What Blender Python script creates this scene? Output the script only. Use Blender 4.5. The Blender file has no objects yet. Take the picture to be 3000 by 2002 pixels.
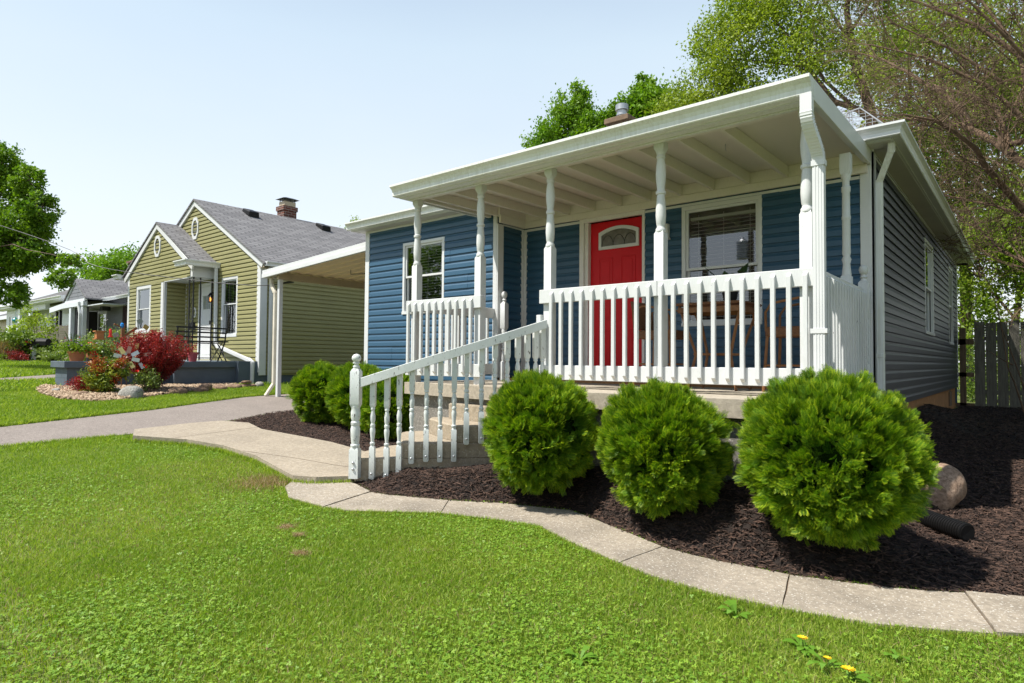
import bpy, bmesh, math, random
import numpy as np
from mathutils import Vector, Matrix
from mathutils.geometry import tessellate_polygon

# ------------------------------------------------------------------ camera, sky, sun
sc = bpy.context.scene
COL = sc.collection
R = math.radians
YAW, PIT, ROL, FPX = R(39.6837), R(1.77296), R(0.455077), 1831.655
cam_d = bpy.data.cameras.new('camera'); cam = bpy.data.objects.new('camera', cam_d); COL.objects.link(cam)
Fv = Vector((-math.sin(YAW)*math.cos(PIT), math.cos(YAW)*math.cos(PIT), math.sin(PIT)))
R0 = Vector((math.cos(YAW), math.sin(YAW), 0)); U0 = R0.cross(Fv)
Rv = R0*math.cos(ROL)+U0*math.sin(ROL); Uv = -R0*math.sin(ROL)+U0*math.cos(ROL)
M = Matrix((Rv, Uv, -Fv)).transposed().to_4x4()
cam.matrix_world = M
cam_d.sensor_width = 36; cam_d.lens = FPX/3000*36; cam_d.clip_start = 0.05; cam_d.clip_end = 2000
sc.camera = cam
SUN = Vector((-0.65, -1.0, 1.95)).normalized()        # towards the sun
w = bpy.data.worlds.new('World'); sc.world = w; w.use_nodes = True
nt = w.node_tree; nt.nodes.clear()
sky = nt.nodes.new('ShaderNodeTexSky'); sky.sky_type = 'NISHITA'; sky.sun_disc = False
sky.sun_elevation = math.asin(SUN.z); sky.sun_rotation = math.atan2(SUN.x, SUN.y)
sky.air_density = 1.0; sky.dust_density = 1.5; sky.ozone_density = 1.6; sky.altitude = 200
bg = nt.nodes.new('ShaderNodeBackground'); bg.inputs[1].default_value = 0.15
ou = nt.nodes.new('ShaderNodeOutputWorld')
# thin summer haze over the clear sky: paler towards the horizon
tcn = nt.nodes.new('ShaderNodeTexCoord'); sxz = nt.nodes.new('ShaderNodeSeparateXYZ'); nt.links.new(tcn.outputs['Generated'], sxz.inputs[0])
hz = nt.nodes.new('ShaderNodeValToRGB'); e = hz.color_ramp.elements
e[0].position = 0.0; e[0].color = (4.35, 4.45, 4.5, 1); e[1].position = .85; e[1].color = (.55, 1.05, 2.2, 1)
e2 = e.new(.22); e2.color = (3.75, 4.08, 4.35, 1); e3 = e.new(.45); e3.color = (2.9, 3.5, 4.0, 1)
nt.links.new(sxz.outputs[2], hz.inputs[0])
hn = nt.nodes.new('ShaderNodeTexNoise'); hn.inputs['Scale'].default_value = 1.4; hn.inputs['Detail'].default_value = 4
mp = nt.nodes.new('ShaderNodeMapping'); mp.inputs['Scale'].default_value = (1, 1, 3.5); nt.links.new(tcn.outputs['Generated'], mp.inputs[0]); nt.links.new(mp.outputs[0], hn.inputs['Vector'])
hf = nt.nodes.new('ShaderNodeMath'); hf.operation = 'MULTIPLY_ADD'; hf.inputs[1].default_value = .34; hf.inputs[2].default_value = .71; nt.links.new(hn.outputs['Fac'], hf.inputs[0])
hm = nt.nodes.new('ShaderNodeMix'); hm.data_type = 'RGBA'; nt.links.new(hf.outputs[0], hm.inputs[0]); nt.links.new(sky.outputs[0], hm.inputs[6]); nt.links.new(hz.outputs[0], hm.inputs[7])
nt.links.new(hm.outputs[2], bg.inputs[0]); nt.links.new(bg.outputs[0], ou.inputs[0])
sl = bpy.data.lights.new('sun', 'SUN'); sl.energy = 4.6; sl.angle = R(0.53); sl.color = (1, 0.955, 0.88)
so = bpy.data.objects.new('sun', sl); COL.objects.link(so)
so.rotation_euler = (-SUN).to_track_quat('-Z', 'Y').to_euler()
sc.view_settings.view_transform = 'Standard'; sc.view_settings.look = 'None'
sc.view_settings.exposure = 0.72; sc.view_settings.gamma = 1

rng = np.random.default_rng(7)
rnd = random.Random(5)

# ------------------------------------------------------------------ materials
def srgb(r, g, b):
    f = lambda c: (c/12.92 if c <= .04045 else ((c+.055)/1.055)**2.4)
    return (f(r/255), f(g/255), f(b/255), 1)
class NT:
    def __init__(s, name):
        s.m = bpy.data.materials.new(name); s.m.use_nodes = True; s.t = s.m.node_tree
        s.b = s.t.nodes['Principled BSDF']; s.out = s.t.nodes['Material Output']
    def n(s, typ, **kw):
        x = s.t.nodes.new('ShaderNode'+typ)
        for k, v in kw.items():
            if k.startswith('i_'): x.inputs[k[2:].replace('_', ' ')].default_value = v
            else: setattr(x, k, v)
        return x
    def l(s, a, b): s.t.links.new(a, b)
    def mix(s, fac, a, b, typ='MIX'):
        x = s.t.nodes.new('ShaderNodeMix'); x.data_type = 'RGBA'; x.blend_type = typ
        for i, v in ((0, fac), (6, a), (7, b)):
            if hasattr(v, 'links'): s.l(v, x.inputs[i])
            else: x.inputs[i].default_value = v
        return x.outputs[2]
    def ramp(s, fac, p0, p1, c0=(0, 0, 0, 1), c1=(1, 1, 1, 1)):
        x = s.n('ValToRGB'); x.color_ramp.elements[0].position = p0; x.color_ramp.elements[1].position = p1
        x.color_ramp.elements[0].color = c0; x.color_ramp.elements[1].color = c1
        s.l(fac, x.inputs[0]); return x.outputs[0]
    def coord(s, scale=(1, 1, 1), world=True):
        if world:
            g = s.n('NewGeometry').outputs['Position']
        else: g = s.n('TexCoord').outputs['Object']
        m = s.n('Mapping'); m.inputs['Scale'].default_value = scale
        s.l(g, m.inputs[0]); return m.outputs[0]
    def noise(s, scale, detail=4, rough=.6, vec=None, co=(1, 1, 1), world=True):
        x = s.n('TexNoise', i_Scale=scale, i_Detail=detail, i_Roughness=rough)
        s.l(vec if vec is not None else s.coord(co, world), x.inputs['Vector']); return x.outputs['Fac']
    def bump(s, h, strength=.3, dist=.005):
        x = s.n('Bump', i_Strength=strength, i_Distance=dist); s.l(h, x.inputs['Height']); s.l(x.outputs[0], s.b.inputs['Normal'])
def mul(c, k): return (min(1, c[0]*k), min(1, c[1]*k), min(1, c[2]*k), 1)
def plain(name, col, rough=.6, var=.12, scale=6, detail=4, bump=0, bscale=40, bdist=.003, co=(1, 1, 1), spec=.4, metal=0, world=True):
    k = NT(name)
    f = k.noise(scale, detail, co=co, world=world)
    f2 = k.ramp(f, .3, .7)
    k.l(k.mix(f2, mul(col, 1-var), mul(col, 1+var)), k.b.inputs['Base Color'])
    k.b.inputs['Roughness'].default_value = rough
    k.b.inputs['Specular IOR Level'].default_value = spec; k.b.inputs['Metallic'].default_value = metal
    if bump: k.bump(k.noise(bscale, 3, co=co, world=world), bump, bdist)
    return k.m
def painted(name, col, dirt=.35, grain=(12, 12, 1.2), chips=0.0):
    k = NT(name)
    g = k.noise(14, 5, .65, co=grain)
    d = k.noise(2.3, 6, .7); dm = k.ramp(d, .52, .8)
    c = k.mix(k.ramp(g, .35, .65), mul(col, .93), mul(col, 1.03))
    dfac = k.n('Math', operation='MULTIPLY'); k.l(dm, dfac.inputs[0]); dfac.inputs[1].default_value = dirt
    c = k.mix(dfac.outputs[0], c, (col[0]*.72, col[1]*.72, col[2]*.62, 1))
    if chips:
        ch = k.noise(30, 3, .6, co=(grain[0]/6, grain[1]/6, grain[2]/2)); cm = k.ramp(ch, .74-chips*.1, .76-chips*.1)
        c = k.mix(cm, c, (.16, .15, .14, 1))
    k.l(c, k.b.inputs['Base Color']); k.b.inputs['Roughness'].default_value = .48
    k.bump(g, .25, .002); return k.m
WHITE = (.60, .615, .61, 1)
m_paint = painted('white_paint', WHITE, .5, chips=.2)
m_paint_old = painted('white_paint_worn', (.62, .65, .63, 1), .4, chips=1.0)
m_ceil = painted('porch_ceiling_paint', (.70, .65, .585, 1), .12)
m_vinyl = plain('white_vinyl', (.62, .63, .63, 1), .35, .04, 3)
m_trimtan = plain('tan_trim', (.46, .38, .27, 1), .5, .08, 3)
m_gutter = None
def gutter_mat():
    k = NT('white_gutter_streaked')
    a = k.noise(5, 5, .7, co=(9, 9, .35)); b = k.noise(1.3, 3)
    c = k.mix(k.ramp(a, .42, .74), (.70, .72, .70, 1), (.46, .45, .37, 1))
    c = k.mix(k.ramp(b, .3, .75), c, (.74, .75, .72, 1))
    k.l(c, k.b.inputs['Base Color']); k.b.inputs['Roughness'].default_value = .4; return k.m
m_gutter = gutter_mat()
def siding_mat(name, col, rough=.42):
    k = NT(name)
    g = k.noise(9, 5, .6, co=(1, 1, 14)); b = k.noise(1.1, 3)
    c = k.mix(k.ramp(g, .3, .7), mul(col, .9), mul(col, 1.1))
    c = k.mix(k.ramp(b, .3, .8), c, mul(col, 1.12))
    k.l(c, k.b.inputs['Base Color']); k.b.inputs['Roughness'].default_value = rough
    k.bump(g, .12, .0015); return k.m
m_blue = siding_mat('blue_siding', (.028, .084, .146, 1))
m_blue_shaded = siding_mat('blue_siding_shaded', (.017, .023, .036, 1))  # darker copy of the blue siding, with the side wall's shade in its colour
m_olive = siding_mat('olive_siding', (.25, .235, .10, 1))
m_gray = siding_mat('gray_siding', (.145, .150, .165, 1))
m_whites = siding_mat('white_siding', (.60, .63, .66, 1))
def conc(name, col, speck=0.0, stain=.35, sc_=1.0):
    k = NT(name)
    a = k.noise(1.6*sc_, 6, .65); b = k.noise(24*sc_, 4, .7); 
    v = k.n('TexVoronoi', feature='F1', i_Scale=70*sc_); k.l(k.coord(), v.inputs['Vector'])
    c = k.mix(k.ramp(b, .32, .68), mul(col, .74), mul(col, 1.12))
    sm = k.n('Math', operation='MULTIPLY'); k.l(k.ramp(a, .42, .72), sm.inputs[0]); sm.inputs[1].default_value = stain
    c = k.mix(sm.outputs[0], c, mul(col, .5))
    if speck:
        s1 = k.n('Math', operation='LESS_THAN'); k.l(k.noise(70*sc_, 3, .6), s1.inputs[0]); s1.inputs[1].default_value = .385
        s2 = k.n('Math', operation='MULTIPLY'); k.l(s1.outputs[0], s2.inputs[0]); s2.inputs[1].default_value = speck
        c = k.mix(s2.outputs[0], c, (.66, .63, .56, 1))
        s3 = k.n('Math', operation='GREATER_THAN'); k.l(k.noise(110*sc_, 2, .5), s3.inputs[0]); s3.inputs[1].default_value = .63
        s4 = k.n('Math', operation='MULTIPLY'); k.l(s3.outputs[0], s4.inputs[0]); s4.inputs[1].default_value = speck*.8
        c = k.mix(s4.outputs[0], c, mul(col, .45))
    k.l(c, k.b.inputs['Base Color']); k.b.inputs['Roughness'].default_value = .9
    k.b.inputs['Specular IOR Level'].default_value = .2
    k.bump(b, .8, .006); return k.m
m_conc = conc('concrete', (.40, .35, .275, 1), 0, .3)
m_step = conc('weathered_concrete', (.36, .30, .22, 1), .35, .35)
m_path = conc('exposed_aggregate_concrete', (.34, .29, .225, 1), .6, .9)
m_pad = conc('clean_concrete', (.355, .30, .225, 1), .35, .4)
m_asph = conc('old_asphalt', (.25, .213, .185, 1), .35, .3, 1.3)
m_block = conc('rough_block', (.22, .205, .18, 1), .5, .5)
m_bluepaint = plain('slate_blue_masonry_paint', (.088, .115, .142, 1), .7, .12, 3, bump=.3, bscale=30)
m_tanblock = plain('tan_block', (.34, .17, .07, 1), .9, .2, 6, bump=.4)
m_red = plain('red_door_paint', (.60, .004, .010, 1), .45, .03, 4, spec=.3)
m_iron = plain('black_iron', (.018, .018, .02, 1), .45, .1, 8)
m_black = plain('black_plastic', (.007, .0065, .0065, 1), .5, .1, 8, spec=.25)
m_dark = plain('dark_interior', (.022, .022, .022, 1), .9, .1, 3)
m_blind = plain('blind_slat', (.62, .61, .57, 1), .6, .03, 3)
m_steel = plain('galvanised_metal', (.42, .43, .44, 1), .4, .15, 6, metal=.8)
m_terra = plain('terracotta', (.48, .17, .075, 1), .8, .1, 8)
m_redpot = plain('red_plastic_pot', (.50, .10, .11, 1), .5, .05, 8)
m_wicker = plain('brown_wicker', (.17, .075, .032, 1), .6, .35, 60, bump=.6, bscale=90)
m_rattan = plain('rattan_pole', (.22, .10, .038, 1), .5, .25, 14)
m_fence = plain('weathered_fence_wood', (.16, .145, .115, 1), .9, .3, 5, 5, .5, 12, co=(7, 7, .8))
m_fence2 = plain('dark_fence_wood', (.17, .115, .075, 1), .9, .3, 5, 5, .5, 12, co=(7, 7, .8))
m_bark = plain('gray_brown_bark', (.115, .078, .056, 1), .95, .35, 9, 5, .8, 22, .01, co=(2, 2, .6))
m_bark2 = plain('pale_twig_bark', (.135, .088, .055, 1), .9, .4, 7, 4, .4, 22, .01)
m_soil = plain('lawn_soil', (.12, .15, .03, 1), .95, .35, 5, 5, .5, 30)
m_mulchb = plain('mulch_soil', (.020, .014, .011, 1), 1.0, .4, 12, 5, 1, 40, .02)
m_paver_tan = plain('tan_leftover', (.45, .33, .2, 1), .8, .1, 5)
def glass_mat():
    k = NT('window_glass'); t = k.t
    tr = k.n('BsdfTransparent'); gl = k.n('BsdfGlossy', i_Roughness=.02); gl.inputs['Color'].default_value = (.93, .96, 1, 1)
    tr.inputs['Color'].default_value = (.88, .90, .89, 1)
    fr = k.n('Fresnel', i_IOR=1.55); ms = k.n('MixShader')
    ad = k.n('Math', operation='MULTIPLY_ADD'); k.l(fr.outputs[0], ad.inputs[0]); ad.inputs[1].default_value = 1.6; ad.inputs[2].default_value = .06
    ad.use_clamp = True
    k.l(ad.outputs[0], ms.inputs[0]); k.l(tr.outputs[0], ms.inputs[1]); k.l(gl.outputs[0], ms.inputs[2]); k.l(ms.outputs[0], k.out.inputs[0])
    return k.m
m_glass = glass_mat()
def shingle_mat(name, axis, slope, c1=(.22, .215, .215, 1), c2=(.135, .132, .135, 1)):
    k = NT(name)
    g = k.n('NewGeometry'); sp = k.n('SeparateXYZ'); k.l(g.outputs['Position'], sp.inputs[0])
    cb = k.n('CombineXYZ'); k.l(sp.outputs[axis], cb.inputs[0]); mm = k.n('Math', operation='MULTIPLY'); k.l(sp.outputs[2], mm.inputs[0]); mm.inputs[1].default_value = 1/slope
    k.l(mm.outputs[0], cb.inputs[1])
    b = k.n('TexBrick', i_Scale=1.0); b.inputs['Brick Width'].default_value = .34; b.inputs['Row Height'].default_value = .14
    b.inputs['Mortar Size'].default_value = .016; b.inputs['Mortar Smooth'].default_value = .3; b.inputs['Bias'].default_value = 0
    b.inputs['Color1'].default_value = c1; b.inputs['Color2'].default_value = c2; b.inputs['Mortar'].default_value = mul(c2, .35)  # dark course lines paint the shadow under each shingle's lower edge
    k.l(cb.outputs[0], b.inputs['Vector'])
    n = k.noise(60, 3); c = k.mix(k.ramp(n, .3, .7), b.outputs['Color'], mul(c1, 1.15), 'MIX')
    mx = k.mix(.35, b.outputs['Color'], c)
    k.l(mx, k.b.inputs['Base Color']); k.b.inputs['Roughness'].default_value = .95; k.b.inputs['Specular IOR Level'].default_value = .15
    k.bump(b.outputs['Fac'], -.5, .01); return k.m
sl_ol = math.sin(math.atan(.55))
m_sh_x = shingle_mat('gray_shingles', 1, sl_ol)      # ridge along y
m_sh_y = shingle_mat('gray_shingles_front', 0, .36, (.165, .162, .16, 1), (.105, .103, .102, 1))
def brick_mat(name):
    k = NT(name)
    g = k.n('NewGeometry'); sp = k.n('SeparateXYZ'); k.l(g.outputs['Position'], sp.inputs[0])
    ad = k.n('Math', operation='ADD'); k.l(sp.outputs[0], ad.inputs[0]); k.l(sp.outputs[1], ad.inputs[1])
    cb = k.n('CombineXYZ'); k.l(ad.outputs[0], cb.inputs[0]); k.l(sp.outputs[2], cb.inputs[1])
    b = k.n('TexBrick', i_Scale=1.0); b.inputs['Brick Width'].default_value = .21; b.inputs['Row Height'].default_value = .075
    b.inputs['Mortar Size'].default_value = .008
    b.inputs['Color1'].default_value = (.15, .045, .028, 1); b.inputs['Color2'].default_value = (.07, .022, .018, 1); b.inputs['Mortar'].default_value = (.24, .21, .18, 1)
    k.l(cb.outputs[0], b.inputs['Vector']); k.l(b.outputs['Color'], k.b.inputs['Base Color']); k.b.inputs['Roughness'].default_value = .9
    k.bump(b.outputs['Fac'], -.6, .01); return k.m
m_brick = brick_mat('red_brick')
def leaf_mat(name, c1, c2, trans=.35, rough=.5, tip=None):
    """colour varies from leaf to leaf with the 'hue' attribute"""
    k = NT(name); t = k.t
    at = k.n('Attribute', attribute_name='hue'); 
    c = k.mix(at.outputs['Fac'], c1, c2)
    if tip:
        a2 = k.n('Attribute', attribute_name='tip'); c = k.mix(a2.outputs['Fac'], c, tip)
    k.l(c, k.b.inputs['Base Color']); k.b.inputs['Roughness'].default_value = rough; k.b.inputs['Specular IOR Level'].default_value = .3
    tl = k.n('BsdfTranslucent'); cc = k.mix(1.0, c, (1.15, 1.25, .45, 1), 'MULTIPLY'); k.l(cc, tl.inputs[0])
    ms = k.n('MixShader'); ms.inputs[0].default_value = trans
    k.l(k.b.outputs[0], ms.inputs[1]); k.l(tl.outputs[0], ms.inputs[2]); k.l(ms.outputs[0], k.out.inputs[0])
    return k.m
m_thuja = leaf_mat('arborvitae_leaf', (.046, .135, .008, 1), (.115, .25, .010, 1), .30, .5, (.46, .56, .02, 1))
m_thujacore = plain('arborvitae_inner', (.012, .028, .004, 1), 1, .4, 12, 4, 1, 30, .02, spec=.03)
m_grass = leaf_mat('grass_blade', (.130, .250, .014, 1), (.42, .49, .08, 1), .42, .5)
m_clover = leaf_mat('clover_leaf', (.125, .260, .022, 1), (.27, .41, .04, 1), .3, .5)
m_maple = leaf_mat('maple_leaf', (.060, .155, .010, 1), (.22, .34, .020, 1), .4, .5)
m_lime = leaf_mat('bright_maple_leaf', (.10, .23, .012, 1), (.21, .33, .02, 1), .4, .5)
m_locust = leaf_mat('locust_leaf', (.15, .24, .018, 1), (.34, .40, .045, 1), .4, .5)
m_under = leaf_mat('underbrush_leaf', (.08, .17, .012, 1), (.28, .36, .03, 1), .4, .5)
m_barb = leaf_mat('barberry_leaf', (.15, .014, .020, 1), (.42, .030, .026, 1), .3, .5)
m_nand = leaf_mat('nandina_leaf', (.05, .13, .03, 1), (.36, .38, .04, 1), .3, .4, (.42, .04, .02, 1))
m_shrub = leaf_mat('shrub_leaf', (.10, .17, .035, 1), (.30, .36, .10, 1), .3, .4)
m_hedge = leaf_mat('hedge_leaf', (.045, .10, .012, 1), (.32, .42, .03, 1), .3, .5)
m_straw = leaf_mat('dry_grass_blade', (.20, .13, .065, 1), (.42, .30, .17, 1), .3, .6)
def chip_mat(name, c1, c2, rough=.85):
    k = NT(name); at = k.n('Attribute', attribute_name='hue'); k.l(k.mix(at.outputs['Fac'], c1, c2), k.b.inputs['Base Color'])
    k.b.inputs['Roughness'].default_value = rough; k.b.inputs['Specular IOR Level'].default_value = .3; return k.m
m_mulch = chip_mat('mulch_chip', (.010, .006, .0045, 1), (.105, .062, .044, 1))
m_pebble = chip_mat('pebble', (.18, .12, .07, 1), (.50, .38, .26, 1))
m_rock = {}
def rock_mat(name, c1, c2):
    k = NT(name); a = k.noise(7, 6, .7); b = k.noise(45, 3, .6)
    c = k.mix(k.ramp(a, .35, .65), c1, c2); c = k.mix(k.ramp(b, .4, .7), c, mul(c1, .6)); k.l(c, k.b.inputs['Base Color'])
    k.b.inputs['Roughness'].default_value = .85; k.bump(b, .6, .01); return k.m
m_boulder = rock_mat('pink_granite', (.24, .15, .095, 1), (.42, .30, .215, 1))
m_rockg = rock_mat('gray_rock', (.20, .19, .16, 1), (.42, .41, .37, 1))
m_rockb = rock_mat('brown_rock', (.17, .10, .06, 1), (.36, .24, .15, 1))
m_yellow = plain('dandelion_yellow', (.85, .55, .01, 1), .6, .1, 8)
m_flred = plain('red_petal', (.75, .03, .02, 1), .5, .1, 8)
m_flpur = plain('purple_petal', (.10, .03, .20, 1), .5, .2, 8)
m_teal = plain('teal_glass', (.01, .22, .28, 1), .2, .1, 8)
def emis(name, col, st):
    k = NT(name); k.b.inputs['Emission Color'].default_value = col; k.b.inputs['Emission Strength'].default_value = st
    k.b.inputs['Base Color'].default_value = col; return k.m
m_bulb = emis('lantern_bulb_glow', (1, .35, .06, 1), 1.6)

# ------------------------------------------------------------------ geometry helpers
class FR:
    """a wall frame: u along the wall, z up, off outwards"""
    def __init__(s, o, ud, nd): s.o = Vector(o); s.u = Vector(ud); s.n = Vector(nd)
    def p(s, u, z, off=0): return s.o + s.u*u + s.n*off + Vector((0, 0, z))
class MB:
    def __init__(s): s.v = []; s.f = []; s.mi = []; s.cur = 0
    def add(s, vs, fs):
        b = len(s.v); s.v += [tuple(x) for x in vs]
        for f in fs: s.f.append(tuple(b+i for i in f)); s.mi.append(s.cur)
    def hexa(s, p):   # 8 points: bottom 4 ccw, top 4 ccw
        s.add(p, [(3, 2, 1, 0), (4, 5, 6, 7), (0, 1, 5, 4), (1, 2, 6, 5), (2, 3, 7, 6), (3, 0, 4, 7)])
    def box(s, x0, y0, z0, x1, y1, z1):
        s.hexa([(x0, y0, z0), (x1, y0, z0), (x1, y1, z0), (x0, y1, z0), (x0, y0, z1), (x1, y0, z1), (x1, y1, z1), (x0, y1, z1)])
    def fbox(s, F, u0, u1, z0, z1, a, b):
        s.hexa([F.p(u0, z0, b), F.p(u1, z0, b), F.p(u1, z0, a), F.p(u0, z0, a), F.p(u0, z1, b), F.p(u1, z1, b), F.p(u1, z1, a), F.p(u0, z1, a)])
    def obox(s, c, ax, ay, az):
        c = Vector(c); ax = Vector(ax); ay = Vector(ay); az = Vector(az)
        s.hexa([c-ax-ay-az, c+ax-ay-az, c+ax+ay-az, c-ax+ay-az, c-ax-ay+az, c+ax-ay+az, c+ax+ay+az, c-ax+ay+az])
    def bar(s, a, b, w_, h, up=(0, 0, 1)):
        a = Vector(a); b = Vector(b); d = (b-a); L = d.length; d.normalize(); up = Vector(up)
        sd = d.cross(up); 
        if sd.length < 1e-4: sd = Vector((1, 0, 0))
        sd.normalize(); u2 = sd.cross(d)
        s.obox((a+b)/2, d*L/2, sd*w_/2, u2*h/2)
    def tube(s, pts, rad, seg=8, cap=True):
        pts = [Vector(p) for p in pts]; n = len(pts)
        if not hasattr(rad, '__len__'): rad = [rad]*n
        b = len(s.v); prev = None
        for i, p in enumerate(pts):
            d = (pts[min(i+1, n-1)]-pts[max(i-1, 0)]).normalized()
            if prev is None:
                a = d.orthogonal().normalized()
            else:
                a = prev - d*prev.dot(d)
                a = a.normalized() if a.length > 1e-5 else d.orthogonal().normalized()
            prev = a; c = d.cross(a)
            for k in range(seg):
                t = 2*math.pi*k/seg; s.v.append(tuple(p+(a*math.cos(t)+c*math.sin(t))*rad[i]))
        for i in range(n-1):
            for k in range(seg):
                k2 = (k+1) % seg
                s.f.append((b+i*seg+k, b+i*seg+k2, b+(i+1)*seg+k2, b+(i+1)*seg+k)); s.mi.append(s.cur)
        if cap:
            s.f.append(tuple(b+k for k in range(seg))[::-1]); s.mi.append(s.cur)
            s.f.append(tuple(b+(n-1)*seg+k for k in range(seg))); s.mi.append(s.cur)
    def lathe(s, c, prof, seg=16):   # prof (z, r) absolute z
        b = len(s.v)
        for z, r in prof:
            for k in range(seg):
                t = 2*math.pi*k/seg; s.v.append((c[0]+r*math.cos(t), c[1]+r*math.sin(t), z))
        for i in range(len(prof)-1):
            for k in range(seg):
                k2 = (k+1) % seg
                s.f.append((b+i*seg+k, b+i*seg+k2, b+(i+1)*seg+k2, b+(i+1)*seg+k)); s.mi.append(s.cur)
        s.f.append(tuple(b+k for k in range(seg))[::-1]); s.mi.append(s.cur)
        s.f.append(tuple(b+(len(prof)-1)*seg+k for k in range(seg))); s.mi.append(s.cur)
    def sqpost(s, c, ang, prof):   # square sections (z, half)
        b = len(s.v); ca, sa = math.cos(ang), math.sin(ang)
        for z, h in prof:
            for x, y in ((-h, -h), (h, -h), (h, h), (-h, h)):
                s.v.append((c[0]+x*ca-y*sa, c[1]+x*sa+y*ca, z))
        for i in range(len(prof)-1):
            for k in range(4):
                k2 = (k+1) % 4; s.f.append((b+i*4+k, b+i*4+k2, b+(i+1)*4+k2, b+(i+1)*4+k)); s.mi.append(s.cur)
        s.f.append((b+3, b+2, b+1, b)); s.mi.append(s.cur)
        e = b+(len(prof)-1)*4; s.f.append((e, e+1, e+2, e+3)); s.mi.append(s.cur)
    def prism(s, poly, z0, z1):      # poly list (x,y) ccw; z0,z1 numbers or functions
        f0 = z0 if callable(z0) else (lambda x, y: z0); f1 = z1 if callable(z1) else (lambda x, y: z1)
        n = len(poly); b = len(s.v)
        s.v += [(x, y, f0(x, y)) for x, y in poly]+[(x, y, f1(x, y)) for x, y in poly]
        for i in range(n):
            j = (i+1) % n; s.f.append((b+i, b+j, b+n+j, b+n+i)); s.mi.append(s.cur)
        for t in tessellate_polygon([[Vector((x, y, 0)) for x, y in poly]]):
            a_, b_, c_ = t
            v0, v1, v2 = [Vector((*poly[q], 0)) for q in t]
            if (v1-v0).cross(v2-v0).z < 0: a_, c_ = c_, a_
            s.f.append((b+n+a_, b+n+b_, b+n+c_)); s.mi.append(s.cur)
            s.f.append((b+c_, b+b_, b+a_)); s.mi.append(s.cur)
    def sweep(s, prof, path, closed=False):   # prof: list of (a,b) offsets; path: list of (point, avec, bvec)
        b = len(s.v); n = len(prof)
        for p, av, bv in path:
            for a, c in prof: s.v.append(tuple(Vector(p)+Vector(av)*a+Vector(bv)*c))
        m = n if closed else n-1
        for i in range(len(path)-1):
            for k in range(m):
                k2 = (k+1) % n
                s.f.append((b+i*n+k, b+i*n+k2, b+(i+1)*n+k2, b+(i+1)*n+k)); s.mi.append(s.cur)
    def build(s, name, mat, parent=None, smooth=False, bevel=0):
        me = bpy.data.meshes.new(name)
        off = Vector((0, 0, 0))
        q = parent
        while q is not None: off += q.location; q = q.parent
        me.from_pydata([(x-off.x, y-off.y, z-off.z) for x, y, z in s.v], [], s.f)
        mats = mat if isinstance(mat, (list, tuple)) else [mat]
        for m in mats: me.materials.append(m)
        if len(mats) > 1: me.polygons.foreach_set('material_index', s.mi)
        if smooth:
            me.polygons.foreach_set('use_smooth', [True]*len(me.polygons))
            try: me.set_sharp_from_angle(angle=R(38))
            except Exception: pass
        me.update()
        o = bpy.data.objects.new(name, me); COL.objects.link(o)
        if parent is not None: o.parent = parent
        if bevel:
            md = o.modifiers.new('bevel', 'BEVEL'); md.width = bevel; md.segments = 1; md.limit_method = 'ANGLE'; md.angle_limit = R(40)
        return o
def tag(o, label=None, cat=None, group=None, kind=None):
    if label: o['label'] = label
    if cat: o['category'] = cat
    if group: o['group'] = group
    if kind: o['kind'] = kind
    return o
def thing(name, loc, label, cat, group=None):
    o = bpy.data.objects.new(name, None); COL.objects.link(o); o.location = loc; o.empty_display_size = .1
    return tag(o, label, cat, group)
def npmesh(name, V, Fq, mat, hue=None, tip=None, parent=None, loc=None, smooth=False):
    """big mesh from arrays; V (n,3), Fq (m,k); hue, tip per face"""
    me = bpy.data.meshes.new(name); V = np.asarray(V, dtype=np.float32); Fq = np.asarray(Fq, dtype=np.int32)
    if parent is not None:
        q = parent; off = Vector((0, 0, 0))
        while q is not None: off += q.location; q = q.parent
        V = V - np.array(off, dtype=np.float32)
    m, k = Fq.shape
    me.vertices.add(len(V)); me.vertices.foreach_set('co', V.ravel())
    me.loops.add(m*k); me.loops.foreach_set('vertex_index', Fq.ravel())
    me.polygons.add(m); me.polygons.foreach_set('loop_start', np.arange(m, dtype=np.int32)*k)
    me.materials.append(mat); me.update(calc_edges=True)
    for nm, a in (('hue', hue), ('tip', tip)):
        if a is not None:
            at = me.attributes.new(nm, 'FLOAT', 'FACE'); at.data.foreach_set('value', np.asarray(a, dtype=np.float32))
    if smooth: me.polygons.foreach_set('use_smooth', [True]*m)
    o = bpy.data.objects.new(name, me); COL.objects.link(o)
    if parent is not None: o.parent = parent
    return o
def smst(t): t = min(1, max(0, t)); return t*t*(3-2*t)
def g(x, y):
    t = min(1, max(0, (-5.5-x)/8.5))
    z = -1.2+.275*t*t*(3-2*t)+.275*t+.028*min(27, max(0, -14-x))
    if x > -5.5: z += .30*smst((y-5.2)/5.5)*smst((x+5.5)/2)
    return z
def gv(x, y):
    t = np.clip((-5.5-x)/8.5, 0, 1); z = -1.2+.275*t*t*(3-2*t)+.275*t+.028*np.clip(-14-x, 0, 27)
    a = np.clip((y-5.2)/5.5, 0, 1); a = a*a*(3-2*a); b = np.clip((x+5.5)/2, 0, 1); b = b*b*(3-2*b)
    return z+.30*a*b
def inpoly(x, y, poly):
    c = np.zeros(len(x), bool); n = len(poly)
    for i in range(n):
        x1, y1 = poly[i]; x2, y2 = poly[(i+1) % n]
        if y1 == y2: continue
        k = ((y1 > y) != (y2 > y)) & (x < (x2-x1)*(y-y1)/(y2-y1)+x1); c ^= k
    return c
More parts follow.
